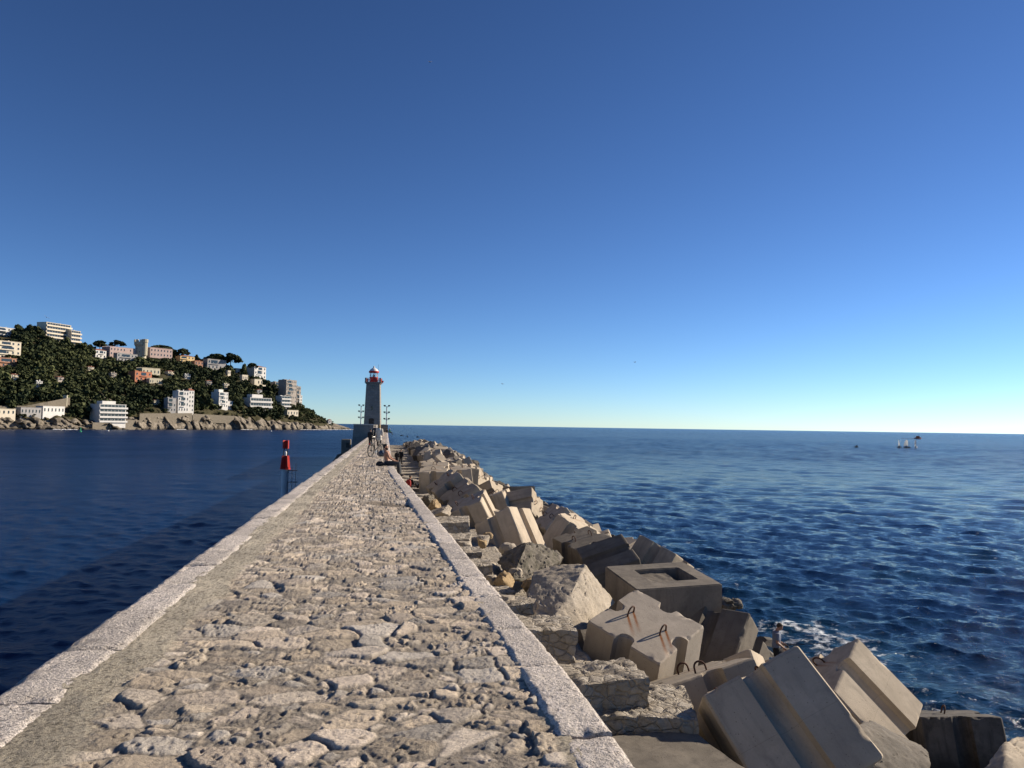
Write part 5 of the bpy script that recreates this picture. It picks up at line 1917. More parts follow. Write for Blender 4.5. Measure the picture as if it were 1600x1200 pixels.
def build_headland():
    pxs = np.arange(-220, 552.1, 1.6)
    ts = np.concatenate([[-0.03, -0.015], np.linspace(0, 0.10, 26), np.linspace(0.115, 1.0, 70), [1.1, 1.3, 1.6, 2.2]])
    Tg, Pg = np.meshgrid(ts, pxs, indexing='ij')
    V = terr(Pg, Tg)
    rock_ = (1 - sstep(0.055, 0.085, Tg)).astype(float)
    for cx, cy, sx, st_, a in ((160, 0.26, 45, 0.14, 0.75), (205, 0.2, 30, 0.07, 0.5), (405, 0.5, 12, 0.1, 0.5), (300, 0.4, 12, 0.06, 0.35), (345, 0.2, 14, 0.08, 0.4), (515, 0.5, 12, 1.0, 0.5)):
        rock_ = np.maximum(rock_, a * np.exp(-((Pg - cx) / sx) ** 2 - ((Tg - cy) / st_) ** 2))
    rock_ = np.maximum(rock_, sstep(508, 520, Pg))
    wet = (1 - sstep(0.6, 2.2, V[..., 2])) * 0.9
    me = raw_mesh('headland', V.reshape(-1, 3), grid_faces(len(ts), len(pxs))[:, ::-1].copy(), M['terrain'], True)
    float_attr(me, 'rock', rock_.ravel())
    float_attr(me, 'wet', wet.ravel())
    tag(mesh_obj('headland', me), kind='structure')


build_headland()


# ---- tree templates: quads gathered in leafy clumps
def crown(kind, seed, n=110):
    rng = np.random.default_rng(seed)
    C_, sh = [], []
    if kind == 'round':
        nc, shape = 9, (0.42, 0.42, 0.36)
        cz = 0.58
    elif kind == 'tall':
        nc, shape = 10, (0.17, 0.17, 0.44)
        cz = 0.52
    else:          # umbrella
        nc, shape = 40, (0.48, 0.48, 0.36)
        cz = 0.52
    cl = []
    while len(cl) < nc:
        p_ = rng.uniform(-1, 1, 3)
        if np.linalg.norm(p_) < 1:
            q = p_ * np.array(shape)
            if kind == 'umb':
                q[2] = shape[2] * (1 - (p_[0] ** 2 + p_[1] ** 2)) * 1.2 + rng.uniform(-.05, .03)
            cl.append(q + [0, 0, cz])
    cl = np.array(cl)
    rad = (0.17 if kind == 'round' else 0.10 if kind == 'tall' else 0.12) * rng.uniform(0.75, 1.25, nc)
    V, S = [], []
    sz = {'round': 0.085, 'tall': 0.06, 'umb': 0.06}[kind]
    for k in range(n):
        i = int(rng.integers(nc))
        d = rng.normal(size=3)
        d /= np.linalg.norm(d)
        c = cl[i] + d * rad[i] * rng.uniform(0.7, 1.05) * np.array([1, 1, 0.8 if kind != 'umb' else 0.5])
        u = rng.normal(size=3)
        nrm = d * 1.2 + 0.5 * rng.normal(size=3)
        nrm /= np.linalg.norm(nrm)
        u -= nrm * u.dot(nrm)
        u /= np.linalg.norm(u)
        w = np.cross(nrm, u)
        s = sz * rng.uniform(0.7, 1.4)
        V += [c - u * s - w * s * 0.8, c + u * s - w * s, c + u * s * 0.9 + w * s, c - u * s + w * s * 0.9]
        S += [float(rng.uniform(0, 1) * 0.35 + (hash((seed, i)) % 97) / 97 * 0.65)] * 4
    return np.array(V), np.array(S)


CR_ROUND = [crown('round', s) for s in range(8)]
CR_TALL = [crown('tall', 50 + s, 80) for s in range(3)]
CR_BIG = [crown('round', 90 + s, 420) for s in range(4)]
CR_UMB = [crown('umb', 120 + s, 700) for s in range(4)]
CR_CYP = [crown('tall', 150 + s, 260) for s in range(2)]


def crown_mesh(name, tpl, mat):
    V, S = tpl
    me = raw_mesh(name, V, np.arange(len(V)).reshape(-1, 4), mat)
    float_attr(me, 'shade', S)
    return me


ME_BIG = [crown_mesh('crown', t, M['leaf']) for t in CR_BIG]
ME_UMB = [crown_mesh('crown', t, M['pine']) for t in CR_UMB]
ME_CYP = [crown_mesh('crown', t, M['leaf']) for t in CR_CYP]


def trunk_mesh(kind, seed):
    rng = random.Random(seed)
    b = MB()
    if kind == 'umb':
        b.tube([(0, 0, -0.05), (0.01, 0, 0.35), (0.0, 0.01, 0.66)], [0.028, 0.02, 0.017], 7)
        for k in range(6):
            a = k * 1.05 + rng.random()
            b.tube([(0, 0.01, 0.58), (0.16 * math.cos(a), 0.16 * math.sin(a), 0.74), (0.34 * math.cos(a), 0.34 * math.sin(a), 0.86)], [0.014, 0.010, 0.005], 5)
    else:
        b.tube([(0, 0, -0.06), (0.01, 0.01, 0.25), (0, 0, 0.6)], [0.035, 0.024, 0.012], 7)
        for k in range(4):
            a = k * 1.6 + rng.random()
            b.tube([(0, 0, 0.28), (0.2 * math.cos(a), 0.2 * math.sin(a), 0.52)], [0.014, 0.006], 5)
    return b.mesh('trunk', M['bark'])


TR_UMB, TR_BIG = trunk_mesh('umb', 1), trunk_mesh('big', 2)


def tree(kind, label, px, py_top, py_base, wpx, t, name, seed=0, group='trees one can tell apart on the headland'):
    base = terr(np.array([float(px)]), np.array([t]), False)[0]
    d = (base - EYE) @ CF
    ztop = at_depth(px, py_top, d)[2]
    if py_base is not None:
        base[2] = at_depth(px, py_base, d)[2]
    h = max(ztop - base[2], 2.0)
    me = {'umb': ME_UMB, 'big': ME_BIG, 'cyp': ME_CYP}[kind]
    top = {'umb': 1.0, 'big': 1.0, 'cyp': 1.02}[kind]
    w = wpx / F_PX * d
    r = thing(name, label, 'tree', base, random.uniform(0, 6.28), group)
    hs = h / top
    ws = w / {'umb': 1.15, 'big': 1.05, 'cyp': 0.46}[kind]
    r.scale = (ws, ws, hs)
    mesh_obj('crown', me[seed % len(me)], r)
    mesh_obj('trunk', TR_UMB if kind == 'umb' else TR_BIG, r)


# ---- houses
def house(name, label, px0, px1, ytop, ybase, wall='w_white', roof='flat', floors=3, cols=4, yaw=0.0, depth=0.7, t=None, cat='house', style='villa', win=(0.30, 0.42), found=5.0, setback=False, clear=True):
    px = 0.5 * (px0 + px1)
    t = surf_t(px, ybase) if t is None else t
    base = terr(np.array([float(px)]), np.array([t]), False)[0]
    d = (base - EYE) @ CF
    zb, zt_ = at_depth(px, ybase, d)[2], at_depth(px, ytop, d)[2]
    H = zt_ - zb
    W = (px1 - px0) / F_PX * d
    D = max(W * depth, 4.0)
    face = math.atan2(-(base[0] - EYE[0]), (base[1] - EYE[1]))   # turns local -Y towards the camera
    yaw = yaw + 0.5
    W *= 1.0 / (math.cos(yaw) + 0.6 * abs(math.sin(yaw)) * depth)
    rt = thing(name, label, cat, (base[0], base[1], zb), face + yaw)
    if clear: BUILD.append((px0, px1, t, ybase, ytop))
    hip = 0.0
    if roof == 'hip': hip = min(H * 0.16, 2.2)
    Hw = H - hip
    b = MB()
    b.box((0, 0, (Hw - found) / 2), (W, D, Hw + found))
    wl = b.obj('wall', M[wall], rt)
    fh = Hw / floors
    cw = W / cols
    if style == 'villa':
        sid = 'x'
        me_w = MB().box((0, 0, 0), (cw * win[0], 0.25, fh * win[1])).mesh('window', M['glass'])
        me_f = MB().box((0, 0, -fh * win[1] / 2 - 0.1), (cw * win[0] * 1.15, 0.5, 0.16)).mesh('sill', M['w_white'])
        for i in range(floors):
            for j in range(cols):
                if RNG.random() < 0.08: continue
                o = mesh_obj('window', me_w, rt, (-W / 2 + cw * (j + 0.5), -D / 2 - 0.05, fh * (i + 0.52)))
                mesh_obj('sill', me_f, o)
        nd = max(1, int(round(D / cw)))
        for i in range(floors):
            for j in range(min(nd, 3)):
                o = mesh_obj('window', me_w, rt, (W / 2 + 0.05, -D / 2 + D / nd * (j + 0.5), fh * (i + 0.52)))
                o.rotation_euler = (0, 0, math.pi / 2)
    elif style == 'bands':
        for i in range(floors):
            z = fh * i
            MB().box((0, -D / 2 - 0.06, z + fh * 0.66), (W * 0.94, 0.2, fh * 0.50)).box((W / 2 + 0.06, -D * 0.05, z + fh * 0.66), (0.2, D * 0.8, fh * 0.50)).obj('window', M['glass'], rt)
            bal = MB()
            bal.box((0.25, -D / 2 - 0.75, z + fh * 0.2), (W + 1.4, 1.5, fh * 0.40))
            bal.obj('balcony', M['w_white' if wall in ('w_white', 'w_grey') else wall], rt)
            mu = MB()
            for j in range(cols + 1):
                mu.box((-W * 0.47 + W * 0.94 * j / cols, -D / 2 - 0.12, z + fh * 0.66), (0.22, 0.3, fh * 0.5))
            mu.obj('mullions', M[wall], rt)
    if style == 'villa' and floors >= 2 and cols >= 3 and wall not in ('w_pink', 'w_stone'):
        for i in range(1, floors):
            a = RNG.uniform(-0.25, 0.1) * W
            wb = W * RNG.uniform(0.35, 0.6)
            bl = MB().box((a, -D / 2 - 0.7, fh * i + 0.05), (wb, 1.4, 0.22))
            bl.box((a, -D / 2 - 1.35, fh * i + 0.6), (wb, 0.08, 0.9))
            bl.obj('balcony', M[wall], rt)
            MB().box((a, -D / 2 - 0.03, fh * i + fh * 0.5), (wb * 0.7, 0.2, fh * 0.66)).obj('window', M['glass'], rt)
    if roof == 'flat' and floors > 1:
        MB().box((W * 0.28, D * 0.1, Hw + 0.9), (0.9, 0.9, 1.6)).box((W * 0.28, D * 0.1, Hw + 1.75), (1.1, 1.1, 0.15)).obj('chimney', M[wall], rt)
        MB().box((-W * 0.2, D * 0.15, Hw + 0.6), (W * 0.22, D * 0.3, 1.2)).obj('stair_hut', M[wall], rt)
    if roof == 'flat':
        MB().box((0, 0, Hw + 0.12), (W + 0.5, D + 0.5, 0.3)).obj('roof', M[wall], rt)
        if setback:
            MB().box((-W * 0.05, 0.1 * D, Hw + fh * 0.35 + 0.25), (W * 0.5, D * 0.6, fh * 0.7)).obj('penthouse', M[wall], rt)
    elif roof == 'hip':
        r_ = MB()
        e = 0.5
        vs = [(-W / 2 - e, -D / 2 - e, Hw), (W / 2 + e, -D / 2 - e, Hw), (W / 2 + e, D / 2 + e, Hw), (-W / 2 - e, D / 2 + e, Hw), (-W * 0.2, 0, Hw + hip), (W * 0.2, 0, Hw + hip)]
        r_.add(vs, [(0, 1, 5, 4), (1, 2, 5), (2, 3, 4, 5), (3, 0, 4), (3, 2, 1, 0)])
        ro = r_.obj('roof', M['w_tile'], rt)
        MB().box((W * 0.22, 0, Hw + hip * 0.9), (0.7, 0.7, hip)).obj('chimney', M[wall], ro)
    elif roof == 'crenel':
        n = max(3, int(W / 1.6))
        c = MB()
        for j in range(n):
            for yy in (-D / 2 + 0.25, D / 2 - 0.25):
                c.box((-W / 2 + W * (j + 0.5) / n, yy, Hw + 0.45), (W / n * 0.55, 0.5, 0.95))
        nd = max(2, int(D / 1.6))
        for j in range(1, nd - 1):
            for xx in (-W / 2 + 0.25, W / 2 - 0.25):
                c.box((xx, -D / 2 + D * (j + 0.5) / nd, Hw + 0.45), (0.5, D / nd * 0.55, 0.95))
        c.obj('battlements', M[wall], rt)
    return rt, W, D, Hw, fh


def low_wall(label, p0, p1, ytop, ybot, mat='seawall', thick=1.2, t=None, name='retaining_wall'):
    """a wall along the slope between two columns"""
    n = max(3, int((p1 - p0) / 6))
    px = np.linspace(p0, p1, n)
    yt = np.interp(px, [p0, p1], ytop)
    yb = np.interp(px, [p0, p1], ybot)
    vs, fs = [], []
    for k in range(n):
        tt = surf_t(px[k], yb[k]) if t is None else t
        b_ = terr(np.array([px[k]]), np.array([tt]), False)[0]
        d = (b_ - EYE) @ CF
        zt_ = at_depth(px[k], yt[k], d)[2]
        zb = at_depth(px[k], yb[k], d)[2] - 4
        out = hdir(px[k])
        o = np.array([b_[0], b_[1]]) - out * 1.0
        i_ = np.array([b_[0], b_[1]]) + out * thick
        vs += [(o[0], o[1], zb), (o[0], o[1], zt_), (i_[0], i_[1], zt_), (i_[0], i_[1], zb)]
    for k in range(n - 1):
        a, c = 4 * k, 4 * k + 4
        for q in range(4):
            fs.append((a + q, a + (q + 1) % 4, c + (q + 1) % 4, c + q))
    fs += [(0, 1, 2, 3), (4 * n - 1, 4 * n - 2, 4 * n - 3, 4 * n - 4)]
    v = np.array(vs)
    c0 = v.mean(0)
    c0[2] = v[:, 2].min()
    o = MB().add(v - c0, fs).obj(name, M[mat], None, c0)
    tag(o, label, 'wall', 'walls on the headland')
    if name == 'retaining_wall' and t is not None or 'ramp' in label: BUILD.append((p0, p1, (t if t is not None else surf_t((p0 + p1) / 2, np.mean(ybot))), np.mean(ybot), np.mean(ytop)))


def build_town():
    house('apartment_building', 'long cream apartment slab with balcony bands crowning the hill at upper left', 57, 99, 506, 541, 'w_cream', 'flat', 6, 9, 0.25, 0.45, t=1.0, cat='building', style='bands', found=12)
    house('apartment_building', 'lower stepped end of the cream apartment slab on the hilltop', 97, 116, 517, 541, 'w_cream', 'flat', 4, 4, 0.25, 0.8, t=1.0, cat='building', style='bands', found=12)
    house('apartment_building', 'pale building cut by the left edge of the view, highest on the hill', -22, 11, 512, 536, 'w_white', 'flat', 4, 5, 0.1, 0.6, t=0.98, cat='building', found=8)
    r = house('villa', 'cream villa with a curved balcony over an orange base at the left edge', -30, 20, 533, 561, 'w_cream', 'flat', 4, 6, 0.05, 0.5, cat='house')
    house('villa', 'orange-red lower storey under the cream villa at the left edge', -30, 23, 559, 574, 'w_terra', 'flat', 2, 7, 0.05, 0.3, cat='house')
    house('villa', 'small white house with red tiled roof left of the castle', 140, 159, 545, 560, 'w_white', 'hip', 2, 3, 0.15, 0.6, t=0.93)
    rt, W, D, Hw, fh = house('castle', 'pink castle-like mansion wing with battlements left of its tower', 160, 207, 544, 564, 'w_pink', 'crenel', 3, 9, 0.15, 0.4, t=0.95, cat='castle')
    tt = 0.93
    b_ = terr(np.array([215.5]), np.array([tt]), False)[0]
    d = (b_ - EYE) @ CF
    zb, zt_ = at_depth(215.5, 566, d)[2], at_depth(215.5, 531, d)[2]
    H, Rr = zt_ - zb, 9.6 / F_PX * d
    rt = thing('castle_tower', 'round pale stone castle tower with flared battlements on the ridge', 'tower', (b_[0], b_[1], zb))
    MB().lathe([(Rr * 0.98, -8), (Rr * 0.92, 0), (Rr * 0.84, H * 0.68), (Rr * 1.0, H * 0.76), (Rr * 1.04, H * 0.78), (Rr * 1.04, H * 0.9), (Rr * 0.8, H * 0.9)], 12).obj('wall', M['w_stone'], rt)
    bt = MB()
    for k in range(10):
        a = 2 * math.pi * k / 10
        bt.box((Rr * 0.94 * math.cos(a), Rr * 0.94 * math.sin(a), H * 0.945), (Rr * 0.22, Rr * 0.34, H * 0.11), a)
    bt.obj('battlements', M['w_stone'], rt)
    for k, (a, z) in enumerate(((-1.5, 0.45), (-0.9, 0.45), (-2.1, 0.25), (-1.2, 0.25))):
        MB().box((Rr * 0.9 * math.cos(a), Rr * 0.9 * math.sin(a), H * z), (0.5, 0.9, 1.8), a).obj('window', M['glass'], rt)
    MB().lathe([(Rr * 0.42, H * 0.3), (Rr * 0.42, H * 0.86), (Rr * 0.5, H * 0.88), (Rr * 0.5, H * 1.02), (Rr * 0.1, H * 1.04)], 10, (Rr * 0.75, -Rr * 0.45, 0)).obj('turret', M['w_stone'], rt)
    BUILD.append((205, 226, tt, 566, 531))
    house('castle', 'pink castle-like mansion wing with battlements right of its tower', 225, 262, 545, 565, 'w_pink', 'crenel', 3, 7, 0.1, 0.4, t=0.95, cat='castle')
    house('castle', 'grey lower front of the castle below the left wing', 176, 208, 553, 566, 'w_grey', 'flat', 2, 6, 0.1, 0.3, t=0.86, cat='castle')
    house('terrace_house', 'round crenellated terrace of pale stone below the castle', 213, 244, 576, 586, 'w_stone', 'crenel', 1, 5, 0.1, 0.5, cat='terrace', win=(0.25, 0.4))
    house('villa', 'orange painted house with white terrace, middle of the slope', 201, 231, 581, 596, 'w_orange', 'flat', 2, 4, 0.2, 0.5)
    house('terrace_house', 'pale terrace with balustrade right of the orange house', 228, 250, 592, 600, 'w_stone', 'crenel', 1, 6, 0.1, 0.4, cat='terrace', win=(0.25, 0.4))
    house('modern_villa', 'white five-storey modern block right above the shore rocks, at the left', 146, 191, 632, 660, 'w_white', 'flat', 4, 7, 0.12, 0.5, t=0.05, cat='building', style='bands', setback=True)
    house('seaside_pavilion', 'low pale beach pavilion among shrubs at far left', 28, 60, 637, 648, 'w_grey', 'flat', 1, 6, 0.1, 0.4)
    house('seaside_pavilion', 'low white pavilion with glass front right of the pale one', 60, 96, 635, 646, 'w_white', 'flat', 1, 6, 0.25, 0.4)
    house('seaside_pavilion', 'small cream hut behind the shore rocks by the left edge', -8, 20, 639, 649, 'w_cream', 'flat', 1, 4, 0.05, 0.4)
    house('villa', 'white villa with arched loggia and corner tower above the sea wall', 271, 291, 611, 644, 'w_white', 'flat', 4, 4, 0.15, 0.7, t=0.09)
    house('villa', 'corner tower of the white loggia villa, topped with a red roof', 289, 300, 607, 644, 'w_white', 'hip', 5, 2, 0.15, 0.9, t=0.088)
    house('villa', 'lower grey-white annexe left of the loggia villa', 257, 272, 622, 644, 'w_grey', 'flat', 3, 3, 0.1, 0.7, t=0.09)
    house('villa', 'white stepped villa in the trees between the loggia villa and the long modern one', 332, 352, 613, 637, 'w_white', 'flat', 4, 4, 0.3, 0.8, setback=True)
    house('villa', 'white side terrace at the right foot of the stepped villa', 350, 361, 627, 638, 'w_white', 'flat', 2, 2, 0.2, 0.8)
    house('modern_villa', 'long low white modern villa with ribbon windows on the lower slope', 380, 420, 622, 637, 'w_white', 'flat', 2, 8, 0.2, 0.5, cat='house', style='bands', setback=True)
    house('villa', 'tall white villa with red-brown roof near the end of the ridge', 385, 410, 571, 592, 'w_white', 'hip', 3, 4, 0.3, 0.7)
    house('villa', 'pale terrace house below the tall white villa', 389, 411, 593, 602, 'w_cream', 'flat', 1, 4, 0.2, 0.6)
    house('apartment_building', 'grey-beige stepped apartment block at the right shoulder of the headland', 436, 459, 594, 630, 'w_greige', 'flat', 6, 6, 0.35, 0.7, cat='building')
    house('apartment_building', 'lower right step of the grey-beige apartment block', 457, 467, 604, 630, 'w_greige', 'flat', 4, 3, 0.35, 0.9, cat='building')
    house('apartment_building', 'leafy left step of the grey-beige apartment block', 423, 438, 597, 614, 'w_greige', 'flat', 3, 3, 0.2, 0.7, cat='building')
    house('villa', 'small white modern cube with balconies below the grey-beige block', 432, 450, 619, 636, 'w_white', 'flat', 3, 3, 0.25, 0.7, style='bands')
    house('villa', 'white stair-like annexe at the right foot of the grey-beige block', 463, 470, 618, 632, 'w_white', 'flat', 3, 2, 0.3, 0.9)
    house('villa', 'beige house on the lower slope near the right end of the headland', 443, 464, 641, 650, 'w_cream', 'flat', 1, 4, 0.25, 0.5)
    house('villa', 'yellow house with orange roof under the umbrella pine on the ridge', 273, 298, 555, 567, 'w_yellow', 'hip', 2, 4, 0.1, 0.5, t=0.93)
    house('villa', 'grey house in the shade of the biggest pine on the ridge', 316, 348, 562, 578, 'w_grey', 'flat', 2, 5, 0.1, 0.4, t=0.93)
    house('villa', 'small cream house below the biggest pine', 351, 357, 579, 586, 'w_cream', 'flat', 1, 2, 0.2, 0.8)
    house('villa', 'low beige house on the slope left of the tall white villa', 373, 384, 586, 595, 'w_cream', 'flat', 1, 3, 0.2, 0.6)
    house('villa', 'small white house left of the tall white villa, up on the ridge', 361, 377, 576, 582, 'w_grey', 'flat', 1, 3, 0.2, 0.6)
    house('villa', 'red-roofed house half hidden left of the biggest pine', 297, 313, 563, 571, 'w_terra', 'hip', 1, 3, 0.1, 0.6, t=0.9)
    house('chapel', 'tiny white hut at the rocky tip of the headland', 511, 517, 655, 662, 'w_white', 'hip', 1, 1, 0.1, 0.9, cat='hut', win=(0.3, 0.4), found=2)
    for k, (a_, b_, yt_, yb_, wl_, rf_, lab) in enumerate((
            (12, 24, 584, 592, 'w_cream', 'hip', 'small cream house with tiled roof half buried in trees at far left'),
            (52, 62, 596, 603, 'w_white', 'flat', 'small white house among trees on the left slope'),
            (84, 95, 588, 595, 'w_greige', 'hip', 'beige tiled house among trees under the narrow terrace wall'),
            (132, 142, 572, 579, 'w_cream', 'hip', 'small cream tiled house on the slope below the red-roofed white house'),
            (168, 178, 583, 590, 'w_greige', 'flat', 'low beige house on the slope left of the orange one'),
            (256, 268, 579, 587, 'w_cream', 'hip', 'cream tiled house on the slope below the right castle wing'),
            (284, 294, 585, 592, 'w_white', 'flat', 'small white house on the slope below the yellow house'),
            (318, 328, 594, 601, 'w_greige', 'hip', 'beige tiled house in the trees above the stepped villa'),
            (346, 355, 600, 607, 'w_cream', 'flat', 'small cream house in the trees right above the stepped villa'),
            (398, 407, 608, 614, 'w_white', 'hip', 'small white tiled house above the long modern villa'),
            (236, 248, 624, 632, 'w_stone', 'hip', 'stone house with tiled roof left of the loggia annexe'))):
        house('villa', lab, a_, b_, yt_, yb_, wl_, rf_, 2, 3, 0.1 * (k % 3), 0.7, found=4)
    for a_, b_, y_, lab in ((150, 182, 601, 'garden wall across the rocky middle slope'), (238, 270, 602, 'garden wall on the slope below the cream tiled house'), (300, 330, 588, 'garden wall below the ridge pines'), (20, 50, 607, 'garden wall on the shaded left slope'), (352, 380, 611, 'garden wall above the long modern villa')):
        low_wall(lab, a_, b_, (y_ - 2, y_ - 1), (y_ + 1, y_ + 2), mat='seawall')
    low_wall('pale sea wall along the cliff top in the middle of the headland', 218, 300, (646, 645.5), (655, 656), t=0.052)
    low_wall('sea wall along the cliff top right of the loggia villa', 301, 366, (646.5, 650), (655, 656), t=0.052)
    low_wall('ramp-like beige road wall climbing to the right at the left of the headland', 40, 108, (634, 621), (637, 634))
    low_wall('low beige road wall at the left edge of the headland', -20, 40, (634, 634), (641, 640))
    low_wall('lit terrace wall high on the left slope', 98, 130, (570, 571), (574, 575))
    low_wall('narrow terrace wall below the cream apartment slab', 66, 120, (556, 557.5), (559, 560))
    low_wall('pale quay wall right of the white five-storey block', 186, 222, (655, 657), (668, 670), t=0.02)
    low_wall('stone plinth under the white five-storey block', 145, 186, (660, 661), (669, 670), t=0.025)
    pl = at_depth(100, 620, 720)
    t0 = surf_t(101, 633)
    b_ = terr(np.array([101.0]), np.array([t0]), False)[0]
    o = thing('gate_tower', 'small pale stone watch post on the ramp-like road wall', 'tower', (b_[0], b_[1], b_[2]))
    MB().box((0, 0, 4), (3.2, 3.2, 10)).obj('wall', M['w_stone'], o)
    MB().box((0, 0, 9.2), (3.8, 3.8, 0.5)).obj('roof', M['w_stone'], o)


build_town()


def build_trees():
    UMB = [('umb', 'broad dark umbrella pine on the ridge, left of a twin near the castle', 151, 532, 549, 27, 1.0),
           ('umb', 'broad dark umbrella pine on the ridge between its twin and the castle', 178, 532, 548, 28, 1.0),
           ('umb', 'wide umbrella pine spreading behind the right castle wing', 247, 539, 558, 42, 1.02),
           ('umb', 'airy umbrella pine on a bare trunk above the yellow house', 282, 545, 565, 26, 0.95),
           ('umb', 'biggest rounded pine on the ridge, left half', 336, 553, 576, 44, 0.98),
           ('umb', 'big rounded pine on the ridge, right half, dropping towards the tall white villa', 357, 553, 580, 38, 0.96),
           ('umb', 'pine crown just behind the tall white villa', 392, 567, 582, 18, 0.96),
           ('umb', 'umbrella pine right of the castle on the skyline', 266, 546, 562, 22, 1.0)]
    for k, a in enumerate(UMB):
        tree(a[0], a[1], a[2], a[3], a[4], a[5], a[6], 'umbrella_pine', k)
    BIG = [('dense dark evergreen left of the apartment slab, tallest on the left skyline', 22, 509, 531, 26, 0.98),
           ('dense dark evergreen touching the left end of the apartment slab', 47, 507, 531, 26, 0.96),
           ('spreading dark tree in front of the apartment slab', 62, 522, 545, 22, 0.9),
           ('dark tree below the middle of the apartment slab', 80, 526, 549, 20, 0.88),
           ('dark tree in front of the lower end of the apartment slab', 100, 529, 552, 20, 0.88),
           ('dark tree right of the apartment slab on the slope', 120, 536, 556, 20, 0.9),
           ('dark tree left of the small white red-roofed house', 134, 538, 560, 18, 0.92),
           ('conical dark tree on the ridge between yellow house and biggest pine', 306, 553, 567, 10, 1.0),
           ('dark tree beside the left wall of the tall white villa', 379, 570, 589, 13, 0.9),
           ('dark tree hanging below the right side of the tall white villa', 414, 592, 606, 14, 0.75),
           ('dark round tree left of the white five-storey block', 130, 633, 658, 30, 0.1),
           ('dark bushy tree between quay wall and loggia villa', 205, 627, 648, 24, 0.12),
           ('tall dark tree right of the loggia villa', 318, 612, 643, 26, 0.12),
           ('dark tree left of the long modern villa', 370, 618, 642, 18, 0.14),
           ('dark tree between the long modern villa and the small white cube', 425, 617, 640, 14, 0.3),
           ('leafy tree in front of the grey-beige block', 429, 598, 614, 12, 0.62)]
    for k, (lab, px, yt, yb, w, t) in enumerate(BIG):
        tree('big', lab, px, yt, yb, w, t, 'evergreen_tree', k)
    for k, (lab, px, yt, yb, t) in enumerate((('slim cypress standing in front of the small white red-roofed house', 124, 546, 564, 0.82), ('slim cypress on the slope below the left castle wing', 157, 578, 597, 0.5),
                                              ('slim cypress below the orange house', 228, 600, 618, 0.35), ('slim cypress above the loggia villa', 296, 590, 607, 0.4), ('slim cypress on the far left slope', 40, 575, 597, 0.55))):
        tree('cyp', lab, px, yt, yb, 6, t, 'cypress', k)
    # the wood that covers the slope reads as one mass
    rng = np.random.default_rng(99)
    V, S = [], []
    n = 0
    tries = 0
    while n < 3700 and tries < 24000:
        tries += 1
        px = rng.uniform(-215, 520)
        t = rng.uniform(0.05, 1.0) ** 0.9
        if px > 470 and rng.random() < 0.25: continue
        h = rng.uniform(4, 8) * rng.uniform(0.9, 1.75) * (1 if px < 440 else 0.55 if px < 490 else 0.36)
        if t < 0.10: h *= 0.55
        if px > 508 and rng.random() < 0.55: continue
        rp = math.exp(-((px - 160) / 45) ** 2 - ((t - 0.26) / 0.13) ** 2)
        if rng.random() < 0.55 * rp: continue
        p_ = terr(np.array([px]), np.array([t]), True)[0]
        qx, qtop = project(p_ + np.array([0, 0, h]))
        bad = False
        hw = 0.45 * h * F_PX / shore(px)
        for (a, b, bt, yb, yt) in BUILD:
            if a - hw * 0.6 < px < b + hw * 0.6 and t <= bt + 0.03 and qtop < yb - 1.5 and project(p_)[1] > yt:
                if qtop < yb - (yb - yt) * 0.42:
                    bad = True
                    break
        if bad: continue
        if rng.random() < 0.06:
            tv, ts_ = CR_TALL[int(rng.integers(3))]
            w = h * 0.9
            hh = h * 1.3
        else:
            tv, ts_ = CR_ROUND[int(rng.integers(8))]
            w = h * rng.uniform(0.9, 1.25)
            hh = h
        a = rng.uniform(0, 6.28)
        c, s = math.cos(a), math.sin(a)
        q = np.stack([(tv[:, 0] * c - tv[:, 1] * s) * w, (tv[:, 0] * s + tv[:, 1] * c) * w, (tv[:, 2] - 0.12) * hh], 1) + p_
        V.append(q)
        S.append(np.clip(ts_ * 0.7 + rng.uniform(-0.35, 0.35) + 0.55 * float(fbm(p3(np.array([p_[0] * 0.012]), p_[1] * 0.012), 3, 7)[0]), 0, 1))
        n += 1
    V = np.concatenate(V)
    me = raw_mesh('hillside_wood', V, np.arange(len(V)).reshape(-1, 4), M['leaf'])
    float_attr(me, 'shade', np.concatenate(S))
    tag(mesh_obj('hillside_wood', me), kind='stuff')
    print('wood trees', n)


build_trees()

# ------------------------------------------------------------------ boats, buoys, gulls
def hull(b, L, W, H, z0=0.0):
    rings = []
    for k, (x, w, s) in enumerate(((-0.5, 0.8, 0.0), (-0.2, 1.0, 0.0), (0.15, 0.92, 0.04), (0.38, 0.5, 0.12), (0.5, 0.05, 0.22))):
        hw = W / 2 * w
        rings.append([Vector((x * L, -hw, z0 + H * (1 + s))), Vector((x * L, -hw * 0.7, z0)), Vector((x * L, 0, z0 - 0.25 * H)), Vector((x * L, hw * 0.7, z0)), Vector((x * L, hw, z0 + H * (1 + s)))])
    b.rings(rings)


def sea_spot(px, d):
    h = hdir(px)
    return (h[0] * d, h[1] * d, 0.0)


